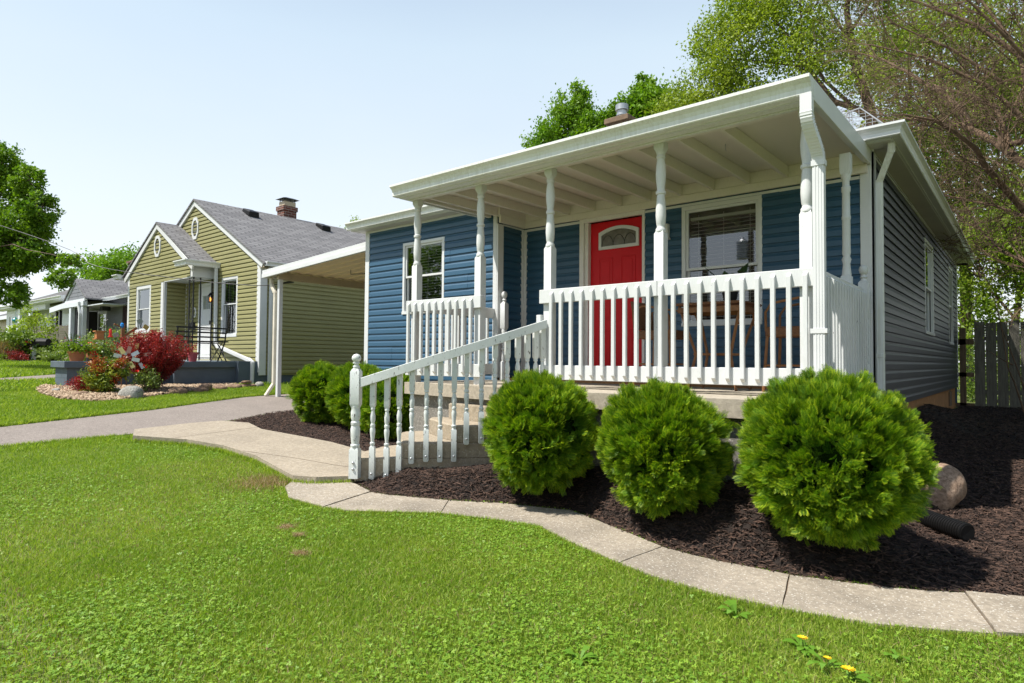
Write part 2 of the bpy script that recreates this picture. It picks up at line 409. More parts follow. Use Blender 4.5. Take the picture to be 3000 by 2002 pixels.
def sheet(name, poly, off, mat, maxlen=.4, skirt=.15, mound=None, parent=None):
    bm = bmesh.new(); vs = [bm.verts.new((x, y, 0)) for x, y in poly]; bm.faces.new(vs)
    bmesh.ops.triangulate(bm, faces=bm.faces[:])
    for _ in range(9):
        es = [e for e in bm.edges if e.calc_length() > maxlen]
        if not es: break
        bmesh.ops.subdivide_edges(bm, edges=es, cuts=1); bmesh.ops.triangulate(bm, faces=bm.faces[:])
    bmesh.ops.recalc_face_normals(bm, faces=bm.faces[:])
    if sum(f.normal.z for f in bm.faces) < 0: bmesh.ops.reverse_faces(bm, faces=bm.faces[:])
    for v in bm.verts:
        z = g(v.co.x, v.co.y)+off
        if mound: z += mound(v.co.x, v.co.y)
        v.co.z = z
    if skirt:
        be = [e for e in bm.edges if e.is_boundary]
        r = bmesh.ops.extrude_edge_only(bm, edges=be)
        for v in [q for q in r['geom'] if isinstance(q, bmesh.types.BMVert)]: v.co.z -= skirt
    me = bpy.data.meshes.new(name); bm.to_mesh(me); bm.free(); me.materials.append(mat)
    o = bpy.data.objects.new(name, me); COL.objects.link(o)
    if parent: o.parent = parent
    return o
# ------------------------------------------------------------------ ground
def lawn_mesh():
    xs = np.concatenate([np.arange(-400, -60, 20), np.arange(-60, -16, 1.0), np.arange(-16, 4, .25), np.arange(4, 60, 2), np.arange(60, 420, 30)])
    ys = np.concatenate([np.arange(-200, -10, 15), np.arange(-10, 0, 1.0), np.arange(0, 18, .25), np.arange(18, 60, 2), np.arange(60, 520, 30)])
    X, Y = np.meshgrid(xs, ys); Z = gv(X, Y) + .008*np.sin(X*5.1+Y*2)*np.cos(Y*4.3-X)
    V = np.stack([X.ravel(), Y.ravel(), Z.ravel()], 1); n = len(xs); m = len(ys)
    i, j = np.meshgrid(np.arange(n-1), np.arange(m-1)); a = (j*n+i).ravel()
    F = np.stack([a, a+1, a+n+1, a+n], 1)
    o = npmesh('lawn_ground', V, F, m_soil, smooth=True); tag(o, kind='structure'); return o
lawn_mesh()
DRIVE = [(-8.6, -8), (-8.72, 1.73), (-8.79, 2.35), (-8.87, 3.1), (-9.07, 3.91), (-9.35, 4.75), (-9.72, 5.5), (-9.9, 6.4), (-9.0, 7.6), (-8.9, 16), (-12.0, 16), (-11.96, 7.03), (-11.74, 6.04), (-10.71, 4.01), (-10.36, 3.02), (-9.97, 1.97), (-9.8, 0), (-9.9, -8)]
DRIVE2 = [(-17.0, -8), (-17.2, 3.3), (-17.46, 4.33), (-18.3, 6.5), (-22.3, 8.5), (-22.3, 25), (-25.0, 25), (-25.0, 8.0), (-20.2, 5.2), (-18.65, 3.65), (-18.2, -8)]
WALK2 = [(-24.9, 5.3), (-27.13, 5.3), (-29.4, 5.8), (-29.4, 6.3), (-27.0, 5.9), (-25.0, 5.95)]
PAD = [(-8.42, 2.94), (-7.89, 3.35), (-7.33, 3.53), (-6.61, 3.54), (-5.86, 3.39), (-5.45, 3.30), (-5.22, 3.40), (-5.02, 3.66), (-5.2, 3.95), (-5.47, 4.36), (-5.75, 4.60), (-6.40, 4.67), (-6.87, 4.69), (-7.36, 4.62), (-8.16, 4.45), (-8.70, 4.55), (-9.02, 4.3), (-9.0, 3.86), (-8.83, 3.1)]
SLABS = [
 ([(-5.46, 3.29), (-5.281, 3.116), (-4.857, 2.90), (-4.346, 2.897)], [(-5.2, 3.42), (-5.01, 3.66), (-4.80, 3.60), (-4.533, 3.51)]),
 ([(-4.346, 2.897), (-4.098, 2.966), (-3.824, 3.172), (-3.517, 3.389)], [(-4.533, 3.51), (-4.3, 3.55), (-4.088, 3.627), (-3.783, 3.745)]),
 ([(-3.517, 3.389), (-3.128, 3.507), (-2.723, 3.591)], [(-3.783, 3.745), (-3.376, 3.97), (-2.826, 4.13)]),
 ([(-2.723, 3.591), (-2.358, 3.418), (-1.866, 3.24)], [(-2.826, 4.13), (-2.336, 3.932), (-1.818, 3.703)]),
 ([(-1.866, 3.24), (-1.604, 3.162), (-1.252, 3.136), (-.934, 3.165)], [(-1.818, 3.703), (-1.6, 3.67), (-1.411, 3.667), (-1.047, 3.691)]),
 ([(-.934, 3.165), (-.57, 3.247), (-.291, 3.387), (-.127, 3.483)], [(-1.047, 3.691), (-.666, 3.803), (-.45, 3.9), (-.277, 4.003)]),
 ([(-.127, 3.483), (.35, 3.8), (1.0, 4.3)], [(-.277, 4.003), (-.043, 4.106), (.7, 4.75)]),
 ([(1.0, 4.3), (1.7, 4.95), (2.5, 5.8)], [(.7, 4.75), (1.3, 5.3), (2.1, 6.2)])]
outer = []; inner = []
for a_, b_ in SLABS:
    outer += [p for p in a_ if p not in outer]; inner += [p for p in b_ if p not in inner]
PATH = outer + inner[::-1]
MULCH = [(-5.0, 3.66)] + inner[2:] + [(2.1, 6.2), (5, 9), (5, 16.8), (-1.1, 16.8), (-1.19, 16.0), (-1.19, 6.9), (-5.3, 5.3)]
MULCH2 = [(-9.02, 4.3), (-8.70, 4.55), (-8.16, 4.45), (-7.36, 4.62), (-6.87, 4.69), (-6.4, 4.67), (-5.75, 4.6), (-5.66, 6.5), (-8.55, 6.5), (-8.6, 7.5), (-9.0, 7.6), (-9.9, 6.4), (-9.72, 5.5), (-9.35, 4.75)]
ROCKBED = [(-15.5, 3.75), (-14.6, 3.4), (-13.59, 3.22), (-12.56, 3.22), (-11.98, 3.61), (-12.25, 4.4), (-13.05, 5.6), (-14.05, 7.0), (-14.6, 7.6), (-14.9, 7.7), (-14.9, 3.9)]
tag(sheet('driveway', DRIVE, .025, m_asph, .4, .2), kind='structure')
tag(sheet('neighbour_driveway', DRIVE2, .02, m_asph, .6, .2), kind='structure')
tag(sheet('front_walk', PAD, .088, m_pad, .3, .2), kind='structure')
def mzf(x, y):
    yi = np.interp(x, [-5.0, -4.53, -4.09, -3.78, -3.38, -2.9, -2.34, -1.82, -1.41, -1.05, -.67, -.28, .7], [3.66, 3.51, 3.63, 3.75, 3.97, 4.12, 3.93, 3.70, 3.67, 3.69, 3.80, 4.0, 4.75])
    t = np.clip((y-yi-.03)/.46, 0, 1); a = .14+.17*np.clip((x+4.3)/1.6, 0, 1)-.29*np.clip((x+1.1)/.55, 0, 1)
    return a*t*t*(3-2*t)*np.clip((5.5+9-y)/4, 0, 1)
mound = lambda x, y: float(mzf(np.array([x]), np.array([y]))[0])

tag(sheet('mulch_bed', MULCH, .006, m_mulchb, .11, .1, mound), kind='structure')
tag(sheet('mulch_bed', MULCH2, .03, m_mulchb, .3, .1), kind='structure')
tag(sheet('gravel_bed', ROCKBED, .02, m_pebble, .4, .1), kind='structure')
m_soilj = plain('joint_dirt', (.11, .075, .045, 1), 1, .3, 30)
b = MB()
def shrink(poly, d):
    cx = sum(p[0] for p in poly)/len(poly); cy = sum(p[1] for p in poly)/len(poly)
    out = []; n = len(poly)
    for i in range(n):
        p0 = Vector(poly[i-1]); p1 = Vector(poly[i]); p2 = Vector(poly[(i+1) % n])
        e1 = (p1-p0).normalized(); e2 = (p2-p1).normalized(); n1 = Vector((-e1.y, e1.x)); n2 = Vector((-e2.y, e2.x)); q = (n1+n2)
        q = q.normalized() if q.length > .01 else n1
        out.append((p1.x+q.x*d, p1.y+q.y*d))
    return out
def dense(poly, ml=.12):
    out = []
    for i, p in enumerate(poly):
        q = poly[(i+1) % len(poly)]; L = math.dist(p, q); k = max(1, int(L/ml))
        for j in range(k): out.append((p[0]+(q[0]-p[0])*j/k, p[1]+(q[1]-p[1])*j/k))
    return out
for i, (a_, b_) in enumerate(SLABS):
    poly = shrink(a_+b_[::-1], .0045)
    tilt = rnd.uniform(-.006, .008)
    poly = [(x+rnd.uniform(-.003, .003), y+rnd.uniform(-.003, .003)) for x, y in dense(poly)]
    b.prism(poly, lambda x, y: g(x, y)-.1, lambda x, y, t=tilt: g(x, y)+.03+t)
o = b.build('garden_path', m_path, bevel=.006); tag(o, kind='structure')
sheet_j = sheet('path_joints', shrink(PATH, .02), .020, m_soilj, .5, 0); tag(sheet_j, kind='structure')

b = MB()
def gline(P, w_=.004, dz=.0895):
    for p, q in zip(P, P[1:]):
        n = max(1, int(math.dist(p, q)/.25))
        for i in range(n):
            a = [p[k]+(q[k]-p[k])*i/n for k in (0, 1)]; c = [p[k]+(q[k]-p[k])*(i+1)/n for k in (0, 1)]; d = Vector((c[0]-a[0], c[1]-a[1], 0)).normalized(); s = Vector((-d.y, d.x, 0))*w_
            A_ = Vector((*a, g(*a)+dz)); C_ = Vector((*c, g(*c)+dz)); b.add([A_-s, C_-s, C_+s, A_+s], [(0, 1, 2, 3)])
gline([(-6.9, 3.55), (-6.2, 3.80), (-5.35, 3.95)]); gline([(-8.05, 3.28), (-8.3, 4.48)])
tag(b.build('walk_joints', m_soilj), kind='structure')
# ------------------------------------------------------------------ siding and window builders
PROF = [(0, .021), (.10, .0205), (.56, .0175), (.66, .012), (.78, .0065), (.90, .004), (1.0, .003)]
def siding(b, F, z0, z1, spans, holes=(), e=.1016, gap=0, prof=PROF, phase=0, seams=True):
    """spans(z)->(uL,uR) linear limits; holes: (u0,u1,z0,z1)"""
    n = int(math.ceil((z1-z0)/e))
    for i in range(n):
        za = z0+i*e+phase
        lv = [(za+h*e, o_) for h, o_ in prof if za+h*e <= z1+1e-6]
        if za+e > z1: 
            hh = (z1-za)/e
            for (h1, o1), (h2, o2) in zip(prof, prof[1:]):
                if h1 < hh < h2: lv.append((z1, o1+(o2-o1)*(hh-h1)/(h2-h1)))
        for hz in holes:
            for z in hz[2:4]:
                if lv[0][0] < z < lv[-1][0]:
                    for k in range(len(lv)-1):
                        if lv[k][0] < z < lv[k+1][0]:
                            t = (z-lv[k][0])/(lv[k+1][0]-lv[k][0]); lv.insert(k+1, (z, lv[k][1]+(lv[k+1][1]-lv[k][1])*t)); break
        for k in range(-1, len(lv)-1):
            if k < 0: (za_, oa), (zb, ob) = (lv[0][0], .002), (lv[0][0]+.0001, lv[0][1])
            else: (za_, oa), (zb, ob) = lv[k], lv[k+1]
            zm = (za_+zb)/2
            s0 = spans(za_); s1 = spans(zb)
            cuts = sorted([(h[0], h[1]) for h in holes if h[2] < zm < h[3]])
            segs = []; cur = None
            L = [(s0[0], s1[0])]
            for c0, c1 in cuts:
                L.append((c0, c0)); segs.append((L[-2], L[-1])); L.append((c1, c1))
            segs.append((L[-1], (s0[1], s1[1])))
            sm = (abs(math.sin((i//2)*12.9898+z0*7)*43758.5453) % 1)
            us_ = s0[0]+(s0[1]-s0[0])*(.15+.7*sm)
            for (a0, a1), (b0, b1) in segs:
                if b0-a0 < .002 and b1-a1 < .002: continue
                if seams and a0+.05 < us_ < b0-.05 and a1+.05 < us_ < b1-.05:
                    oo = .0028
                    b.add([F.p(a0, za_, oa+oo), F.p(us_, za_, oa+oo), F.p(us_, zb, ob+oo), F.p(a1, zb, ob+oo)], [(0, 1, 2, 3)])
                    b.add([F.p(us_, za_, oa+oo), F.p(us_, za_, oa-.002), F.p(us_, zb, ob-.002), F.p(us_, zb, ob+oo)], [(0, 1, 2, 3)])
                    b.add([F.p(us_, za_, oa), F.p(b0, za_, oa), F.p(b1, zb, ob), F.p(us_, zb, ob)], [(0, 1, 2, 3)]); continue
                b.add([F.p(a0, za_, oa), F.p(b0, za_, oa), F.p(b1, zb, ob), F.p(a1, zb, ob)], [(0, 1, 2, 3)])
def slab_wall(b, F, z0, z1, u0, u1, holes=(), th=.1):
    """flat backing wall behind siding with openings"""
    us = sorted({u0, u1, *[h[0] for h in holes], *[h[1] for h in holes]})
    for a, c in zip(us, us[1:]):
        um = (a+c)/2; zs = [z0]
        for h in sorted(holes, key=lambda h: h[2]):
            if h[0] < um < h[1]: zs += [h[2], h[3]]
        zs.append(z1)
        for k in range(0, len(zs), 2):
            if zs[k+1]-zs[k] > .01: b.fbox(F, a, c, zs[k], zs[k+1], -th, 0)
def window(root, F, u0, u1, z0, z1, mat=None, mid=.5, blind=(1, 1), cas=.045, upper_blind_gap=0, depth=.5, slats=True):
    mat = mat or m_vinyl
    b = MB(); e = .022
    b.fbox(F, u0, u1, z1-cas, z1, -.02, e); b.fbox(F, u0, u1, z0, z0+cas, -.02, e+.012)
    b.fbox(F, u0, u0+cas, z0+cas, z1-cas, -.02, e); b.fbox(F, u1-cas, u1, z0+cas, z1-cas, -.02, e)
    fr = b.build('window', mat, root, bevel=.003)
    a0, a1, c0, c1 = u0+cas, u1-cas, z0+cas, z1-cas; zm = c0+(c1-c0)*mid; s = .03
    for (q0, q1, off) in ((zm-.012, c1, 0.0), (c0, zm+.022, -.032)):
        b = MB(); w2 = s
        b.fbox(F, a0, a1, q1-w2, q1, off-.03, off); b.fbox(F, a0, a1, q0, q0+w2, off-.03, off)
        b.fbox(F, a0, a0+w2, q0+w2, q1-w2, off-.03, off); b.fbox(F, a1-w2, a1, q0+w2, q1-w2, off-.03, off)
        b.build('sash', mat, fr, bevel=.002)
        b = MB(); zf = off-.015
        b.add([F.p(a0+w2-.003, q0+w2-.003, zf), F.p(a1-w2+.003, q0+w2-.003, zf), F.p(a1-w2+.003, q1-w2+.003, zf), F.p(a0+w2-.003, q1-w2+.003, zf)], [(0, 1, 2, 3)])
        b.build('pane', m_glass, fr)
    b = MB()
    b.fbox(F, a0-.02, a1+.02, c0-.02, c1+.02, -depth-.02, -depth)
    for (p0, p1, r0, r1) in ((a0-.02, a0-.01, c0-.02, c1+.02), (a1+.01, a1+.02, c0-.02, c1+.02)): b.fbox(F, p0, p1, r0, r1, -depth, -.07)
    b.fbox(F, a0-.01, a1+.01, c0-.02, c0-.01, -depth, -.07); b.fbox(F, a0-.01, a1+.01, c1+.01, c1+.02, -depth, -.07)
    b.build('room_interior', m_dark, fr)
    if slats:
        b = MB(); z = c1-.05-upper_blind_gap; zb = c0+.03+(1-blind[0])*(c1-c0)
        b.fbox(F, a0+.02, a1-.02, z, z+.035, -.13, -.09)
        k = 0
        while z > zb:
            z -= .043; ang = .35; 
            p0 = F.p(a0+.025, z, -.095); p1 = F.p(a1-.025, z, -.095); p2 = F.p(a1-.025, z+.004, -.132); p3 = F.p(a0+.025, z+.004, -.132)
            b.add([p0, p1, p2, p3, p0+Vector((0, 0, .003)), p1+Vector((0, 0, .003)), p2+Vector((0, 0, .003)), p3+Vector((0, 0, .003))], [(0, 1, 2, 3), (7, 6, 5, 4), (0, 4, 5, 1), (1, 5, 6, 2), (2, 6, 7, 3), (3, 7, 4, 0)])
        for uu in (a0+.12, a1-.12, (a0+a1)/2): b.fbox(F, uu-.002, uu+.002, zb, c1-.05, -.093, -.090)
        b.build('blind', m_blind, fr)
    return fr
GUT = [(0, 0), (.072, 0), (.080, .008), (.080, .045), (.092, .072), (.112, .090), (.124, .098), (.124, .120), (.112, .122), (.112, .104), (.09, .09), (.02, .07), (0, .12)]
def gutter(name, path_pts, outs, mat, root, z, k=1.0, caps=True):
    """path of corner points, outs: outward (mitred) vectors"""
    b = MB(); pr = [(a*k, c*k) for a, c in GUT]
    path = [((p[0], p[1], z if len(p) < 3 else p[2]), o_, (0, 0, 1)) for p, o_ in zip(path_pts, outs)]
    b.sweep(pr, path, closed=True); n = len(pr)
    if caps:
        for q in (0, len(path)-1):
            base = q*n; idx = [base+i for i in range(n)]
            outline = [base+i for i in range(9)]+[base+12]
            b.f.append(tuple(outline if q else outline[::-1])); b.mi.append(0)
    return b.build(name, mat, root)
def downspout(name, pts, root, mat, w_=.078, h=.056, ribs=True):
    """rectangular spout through pts with given 'front' normal"""
    b = MB()
    for a, c in zip(pts, pts[1:]):
        b.bar(a, c, w_, h, up=(0, -1, 0) if abs((Vector(c)-Vector(a)).normalized().y) < .8 else (0, 0, 1))
    return b.build(name, mat, root, bevel=.008)
def turned(b, c, zb, prof, seg=18): b.lathe(c, [(zb+z, r) for z, r in prof], seg)
# ------------------------------------------------------------------ blue house
house = thing('blue_house', (-4.8, 11, -.9), 'blue clapboard bungalow with a red front door behind a white porch', 'house')
E4 = .1016
F_main = FR((0, 7.0, 0), (1, 0, 0), (0, -1, 0)); F_bay = FR((0, 6.43, 0), (1, 0, 0), (0, -1, 0))
F_ret = FR((-5.6, 0, 0), (0, 1, 0), (1, 0, 0)); F_side = FR((-1.19, 0, 0), (0, 1, 0), (1, 0, 0))
F_left = FR((-8.47, 0, 0), (0, 1, 0), (-1, 0, 0))
DOOR = (-4.627, -3.675, -.235, 1.892); WIN = (-3.180, -2.247, .42, 1.845)
b = MB(); H = [DOOR, WIN]
siding(b, F_main, -.225, 1.86, lambda z: (-5.56, -1.29), H); slab_wall(b, F_main, -.23, 2.2, -5.6, -1.2, H, .09)
b.build('wall', m_blue, house)
b = MB(); siding(b, F_ret, -.225, 1.88, lambda z: (6.52, 6.97)); slab_wall(b, F_ret, -.23, 2.2, 6.35+.09, 7.0, (), .09); b.build('wall', m_blue, house)
BW = (-7.557, -6.628, .708, 1.825)
b = MB(); siding(b, F_bay, -.80+.006, 2.10, lambda z: (-8.40, -5.66), [BW]); slab_wall(b, F_bay, -.8, 2.2, -8.47, -5.6, [BW], .09); b.build('wall', m_blue, house)
SW = [(10.86, 11.87, .441, 1.857), (14.30, 15.05, .379, 1.872)]
b = MB(); siding(b, F_side, -.467, 2.08, lambda z: (7.10, 15.93), SW); slab_wall(b, F_side, -.48, 2.2, 7.0, 16.0, SW, .09); b.build('wall', m_blue_shaded, house)
b = MB(); siding(b, F_left, -.80, 2.10, lambda z: (6.50, 16)); slab_wall(b, F_left, -.8, 2.2, 6.43, 16, (), .09); b.fbox(FR((0, 16, 0), (1, 0, 0), (0, 1, 0)), -8.47, -1.19, -.8, 2.2, -.09, 0); b.build('wall', m_blue, house)
b = MB(); b.box(-8.44, 6.46, -1.4, -1.22, 15.97, -.24); b.box(-8.44, 6.46, -.24, -5.66, 7.2, -.2)
b.build('foundation', m_tanblock, house)
b = MB(); b.box(-1.219, 14.6, -.75, -1.2195, 15.0, -.5); b.fbox(F_side, 14.55, 14.95, -.80, -.53, -.1, -.005)
b.build('crawlspace_vent', m_fence2, house)
# corner and frieze trim
b = MB()
b.fbox(F_bay, -8.50, -8.40, -.8, 2.12, .001, .026); b.fbox(F_bay, -5.665, -5.60, -.8, 2.12, .001, .028)
b.box(-8.50, 6.431, -.8, -8.47, 6.53, 2.12)
b.fbox(F_ret, 6.402, 6.52, -.23, 1.875, .001, .028); b.fbox(F_ret, 6.925, 6.965, -.23, 1.88, .001, .034)
b.fbox(F_main, -5.598, -5.53, -.23, 1.875, .001, .034)
b.fbox(F_main, -1.29, -1.165, -.23, 2.12, .001, .026); b.fbox(F_side, 6.974, 7.09, -.48, 2.10, .001, .025); b.fbox(F_side, 15.93, 16.02, -.48, 2.08, .001, .024)
b.fbox(F_main, -5.53, -4.63, 1.845, 1.88, .001, .022); b.fbox(F_main, -3.67, -1.291, 1.845, 1.878, .001, .022); b.fbox(F_ret, 6.521, 6.929, 1.86, 1.885, .001, .022)
b.fbox(F_bay, -8.399, -5.666, 2.085, 2.125, .001, .022); b.fbox(F_side, 7.091, 15.929, 2.06, 2.10, .001, .020)
b.fbox(F_main, -4.6, -3.7, -.262, -.236, .0, .03); b.fbox(F_main, -5.56, -4.6, -.25, -.222, 0, .012);b.fbox(F_main, -3.7, -1.3, -.25, -.222, 0, .012)
b.build('trim_board', m_vinyl, house, bevel=.003)
window(house, F_bay, *BW, mid=.52); window(house, F_side, *SW[0], mid=.5, slats=False); window(house, F_side, *SW[1], mid=.5)
fw = window(house, F_main, *WIN, mid=.47, upper_blind_gap=.06)
# door
dj = MB()
dj.fbox(F_main, -4.627, -4.560, -.235, 1.892, -.02, .028); dj.fbox(F_main, -3.70, -3.675+.012, -.235, 1.892, -.02, .028); dj.fbox(F_main, -4.560, -3.70, 1.84, 1.892, -.02, .028)
dj.fbox(F_main, -4.560, -4.506, -.235, 1.84, -.11, -.0); dj.fbox(F_main, -3.703, -3.70, -.235, 1.84, -.11, 0)
dj.build('door_frame', painted('door_frame_paint', (.72, .69, .66, 1), .2), house, bevel=.003)
D0, D1, DT, DY = -4.503, -3.703, 1.835, 7.06
b = MB(); b.box(D0, DY, -.225, D1, DY+.045, DT)
FD = FR((0, DY, 0), (1, 0, 0), (0, -1, 0))
def panel(b, u0, u1, z0, z1):
    for a0, a1, c0, c1 in ((u0, u1, z1-.016, z1), (u0, u1, z0, z0+.016), (u0, u0+.016, z0+.016, z1-.016), (u1-.016, u1, z0+.016, z1-.016)): b.fbox(FD, a0, a1, c0, c1, 0, .007)
    b.fbox(FD, u0+.045, u1-.045, z0+.045, z1-.045, 0, .005)
for (u0, u1) in ((-4.375, -4.165), (-4.045, -3.835)):
    panel(b, u0, u1, .55, 1.36); panel(b, u0, u1, -.10, .42)
door = b.build('front_door', m_red, house, bevel=.003); door['label'] = 'red panelled front door with an arched light'
# arched light
ub0, ub1, zl = -4.369, -3.781, 1.467
def arch(t, inset=0):  # t 0..1 along the top
    u = ub0+inset+(ub1-ub0-2*inset)*t; return u, 1.692+.066*(1-(2*t-1)**2)-inset
b = MB(); pts_o = [(ub0, zl)]+[arch(i/14) for i in range(15)]+[(ub1, zl)]; pts_i = [(ub0+.04, zl+.04)]+[arch(i/14, .04) for i in range(15)]+[(ub1-.04, zl+.04)]
n = len(pts_o); vs = [FD.p(u, z, .022) for u, z in pts_o]+[FD.p(u, z, .022) for u, z in pts_i]+[FD.p(u, z, 0) for u, z in pts_o]+[FD.p(u, z, .004) for u, z in pts_i]
fs = []
for i in range(n):
    j = (i+1) % n; fs += [(i, j, n+j, n+i), (2*n+i, 2*n+j, j, i), (n+i, n+j, 3*n+j, 3*n+i)]
b.add(vs, fs); b.build('light_surround', m_vinyl, door)
b = MB(); vs = [FD.p(u, z, .006) for u, z in pts_i]; b.add(vs, [tuple(range(n))]); b.build('pane', plain('door_light_glass', (.16, .15, .13, 1), .12, .3, 9, bump=.5, bscale=50), door)
b = MB()
for cx in (-4.24, -4.075, -3.91):
    for s_ in (-1, 1):
        b.tube([FD.p(cx+s_*(.085-.085*math.cos(a))*1-s_*.085, 1.53+.135*math.sin(a)-.02, .009) for a in np.linspace(0, math.pi*.75, 9)], .003, 5)
b.build('leading', m_iron, door)
b = MB(); b.lathe((0, 0), [(0, .028), (.006, .03), (.008, .012), (.03, .012), (.036, .026), (.05, .030), (.062, .024), (.066, 0.001)], 14)
b.v = [(-3.765+x, DY-z, .675+y) for x, y, z in b.v]; b.build('door_knob', m_steel, door, smooth=True)
b = MB(); b.box(-4.6, 6.90, -.262, -3.70, 7.0, -.236); b.build('threshold', plain('brown_threshold', (.16, .07, .04, 1), .6), house)
b = MB(); b.fbox(F_main, -3.40, -3.335, 1.50, 1.665, .01, .075); b.fbox(F_main, -3.41, -3.325, 1.475, 1.50, .01, .085)
b.build('porch_light_box', m_vinyl, house, bevel=.004)
# roof (hip) with soffit, gutters
EZ = 2.245
def hip(b, x0, x1, y0, y1, z, s, ydir=True):
    P = [(x0, y0, z), (x1, y0, z), (x1, y1, z), (x0, y1, z)]
    if x1-x0 > y1-y0:
        hw = (y1-y0)/2; yc = (y0+y1)/2; zr = z+hw*s; a = (x0+hw, yc, zr); c = (x1-hw, yc, zr)
        b.cur = 0; b.add([P[0], P[1], c, a], [(0, 1, 2, 3)]); b.add([P[2], P[3], a, c], [(0, 1, 2, 3)])
        b.cur = 1; b.add([P[1], P[2], c], [(0, 1, 2)]); b.add([P[3], P[0], a], [(0, 1, 2)]); b.cur = 0; return
    hw = (x1-x0)/2; xc = (x0+x1)/2; zr = z+hw*s
    a = (xc, y0+hw, zr); c = (xc, y1-hw, zr)
    b.cur = 0; b.add([P[0], P[1], a], [(0, 1, 2)]); b.add([P[2], P[3], c], [(0, 1, 2)])
    b.cur = 1; b.add([P[1], P[2], c, a], [(0, 1, 2, 3)]); b.add([P[3], P[0], a, c], [(0, 1, 2, 3)])
    b.cur = 0
b = MB(); hip(b, -8.70, -.90, 6.68, 16.45, EZ-.01, .38); hip(b, -8.70, -5.28, 6.15, 13.0, EZ-.008, .40)
roof = b.build('roof', [m_sh_y, m_sh_x], house)
b = MB(); b.box(-8.62, 6.24, 2.115, -5.36, 6.44, 2.15); b.box(-5.6, 6.78, 2.115, -1.00, 7.02, 2.15); b.box(-1.21, 7.0, 2.115, -1.00, 16.35, 2.149); b.box(-8.62, 6.44, 2.115, -8.46, 16.35, 2.149); b.box(-8.6, 16, 2.115, -1, 16.35, 2.15)
b.box(-5.6, 6.44, 2.116, -5.36, 6.78, 2.149)
b.build('soffit', plain('soffit_vinyl', (.56, .54, .52, 1), .5, .05, 3), roof)
b = MB(); b.box(-8.64, 6.215, 2.12, -5.34, 6.24, 2.24); b.box(-5.36, 6.24, 2.12, -5.338, 6.76, 2.239); b.box(-5.36, 6.755, 2.12, -.985, 6.78, 2.24); b.box(-1.0, 6.78, 2.12, -.976, 16.37, 2.239); b.box(-8.64, 6.24, 2.12, -8.62, 16.37, 2.239)
b.box(-8.6, 16.35, 2.12, -1, 16.372, 2.24)
b.build('fascia', m_vinyl, roof)
gutter('gutter', [(-8.66, 6.215), (-5.34, 6.215), (-5.34, 6.5)], [(0, -1, 0), (.9, -1, 0), (1, 0, 0)], m_gutter, roof, 2.128, .95)
gutter('gutter', [(-5.3, 6.755), (-.976, 6.755), (-.976, 16.4)], [(0, -1, 0), (1, -1, 0), (1, 0, 0)], m_vinyl, roof, 2.128, .95)
# chimney
m_capb = plain('brown_mortar_cap', (.19, .13, .085, 1), .95, .25, 9, bump=.5)
ch = MB(); ch.box(-6.03, 10.04, 2.6, -5.64, 10.37, 4.43); ck = ch.build('chimney', m_brick, roof)
b = MB(); b.box(-6.09, 9.98, 4.43, -5.58, 10.43, 4.53); b.build('chimney_cap', m_capb, ck, bevel=.01)
b = MB(); b.lathe((-5.83, 10.2), [(4.53, .085), (4.6, .085), (4.6, .1), (4.64, .1), (4.64, .09), (4.70, .09), (4.70, .12), (4.80, .12), (4.81, .10), (4.83, .02)], 20); b.build('flue_pipe', m_steel, ck, smooth=True)
# wire screen on the roof corner
b = MB(); A = [(-2.05, 7.9, 2.66), (-1.2, 7.9, 2.64), (-1.45, 7.9, 2.90), (-1.9, 7.9, 2.83)]
for p, q in ((A[0], A[3]), (A[3], A[2]), (A[2], A[1]), (A[0], A[1])): b.bar(p, q, .011, .011)
for i in range(12):
    t = (i+.5)/12; x = -2.03+.8*t; zt = (2.83+.07*(x+1.9)/.45) if x < -1.45 else 2.90-.26*(x+1.45)/.25
    b.bar((x, 7.9, 2.64), (x, 7.9, max(2.68, zt)), .004, .004)
for i in range(5): b.bar((-2.0+i*.03, 7.9, 2.67+i*.04), (-1.24-i*.04, 7.9, 2.67+i*.04), .004, .004)
b.build('roof_screen', m_steel, roof)
# corner downspout of the house
b = MB()
b.bar((-1.00, 6.90, 2.13), (-1.01, 6.93, 2.04), .078, .056, up=(1, 0, 0)); b.bar((-1.01, 6.93, 2.06), (-1.135, 7.06, 1.80), .078, .056, up=(1, 0, 0)); b.bar((-1.135, 7.06, 1.82), (-1.135, 7.06, -.95), .078, .056, up=(1, 0, 0))
for k in range(3): b.bar((-1.106, 7.04+k*.02, 1.8), (-1.106, 7.04+k*.02, -.95), .008, .004, up=(1, 0, 0))
b.bar((-1.14, 7.06, .06), (-1.14, 7.06, .10), .09, .07, up=(1, 0, 0))
b.build('downspout', m_gutter, house, bevel=.006)

# ------------------------------------------------------------------ porch
porch = thing('porch', (-3.4, 5.7, -.4), 'white timber front porch with turned posts and slatted rail', 'porch')
SLAB = [(-5.74, 4.92), (-4.38, 4.74), (-2.86, 4.48), (-1.08, 4.46), (-1.08, 6.99), (-5.59, 6.99), (-5.59, 6.42), (-5.74, 6.42)]
b = MB(); b.prism(dense(SLAB, .4), -.397, -.262); b.build('slab', m_conc, porch, bevel=.012)
b = MB(); b.prism([(-5.66, 4.99), (-4.36, 4.82), (-2.85, 4.56), (-1.15, 4.54), (-1.15, 6.9), (-5.66, 6.41)], -1.45, -.397); b.build('block_base', m_block, porch)
POST = [(0, .0445), (.004, .046), (.03, .046), (.045, .036), (.06, .034), (.075, .040), (.16, .046), (.24, .044), (.33, .036), (.36, .034), (.368, .045), (.392, .045), (.40, .034), (.42, .034), (.50, .043), (.56, .046), (.64, .041), (.70, .034), (.705, .034), (.715, .042), (.73, .042), (.742, .036), (.775, .044)]
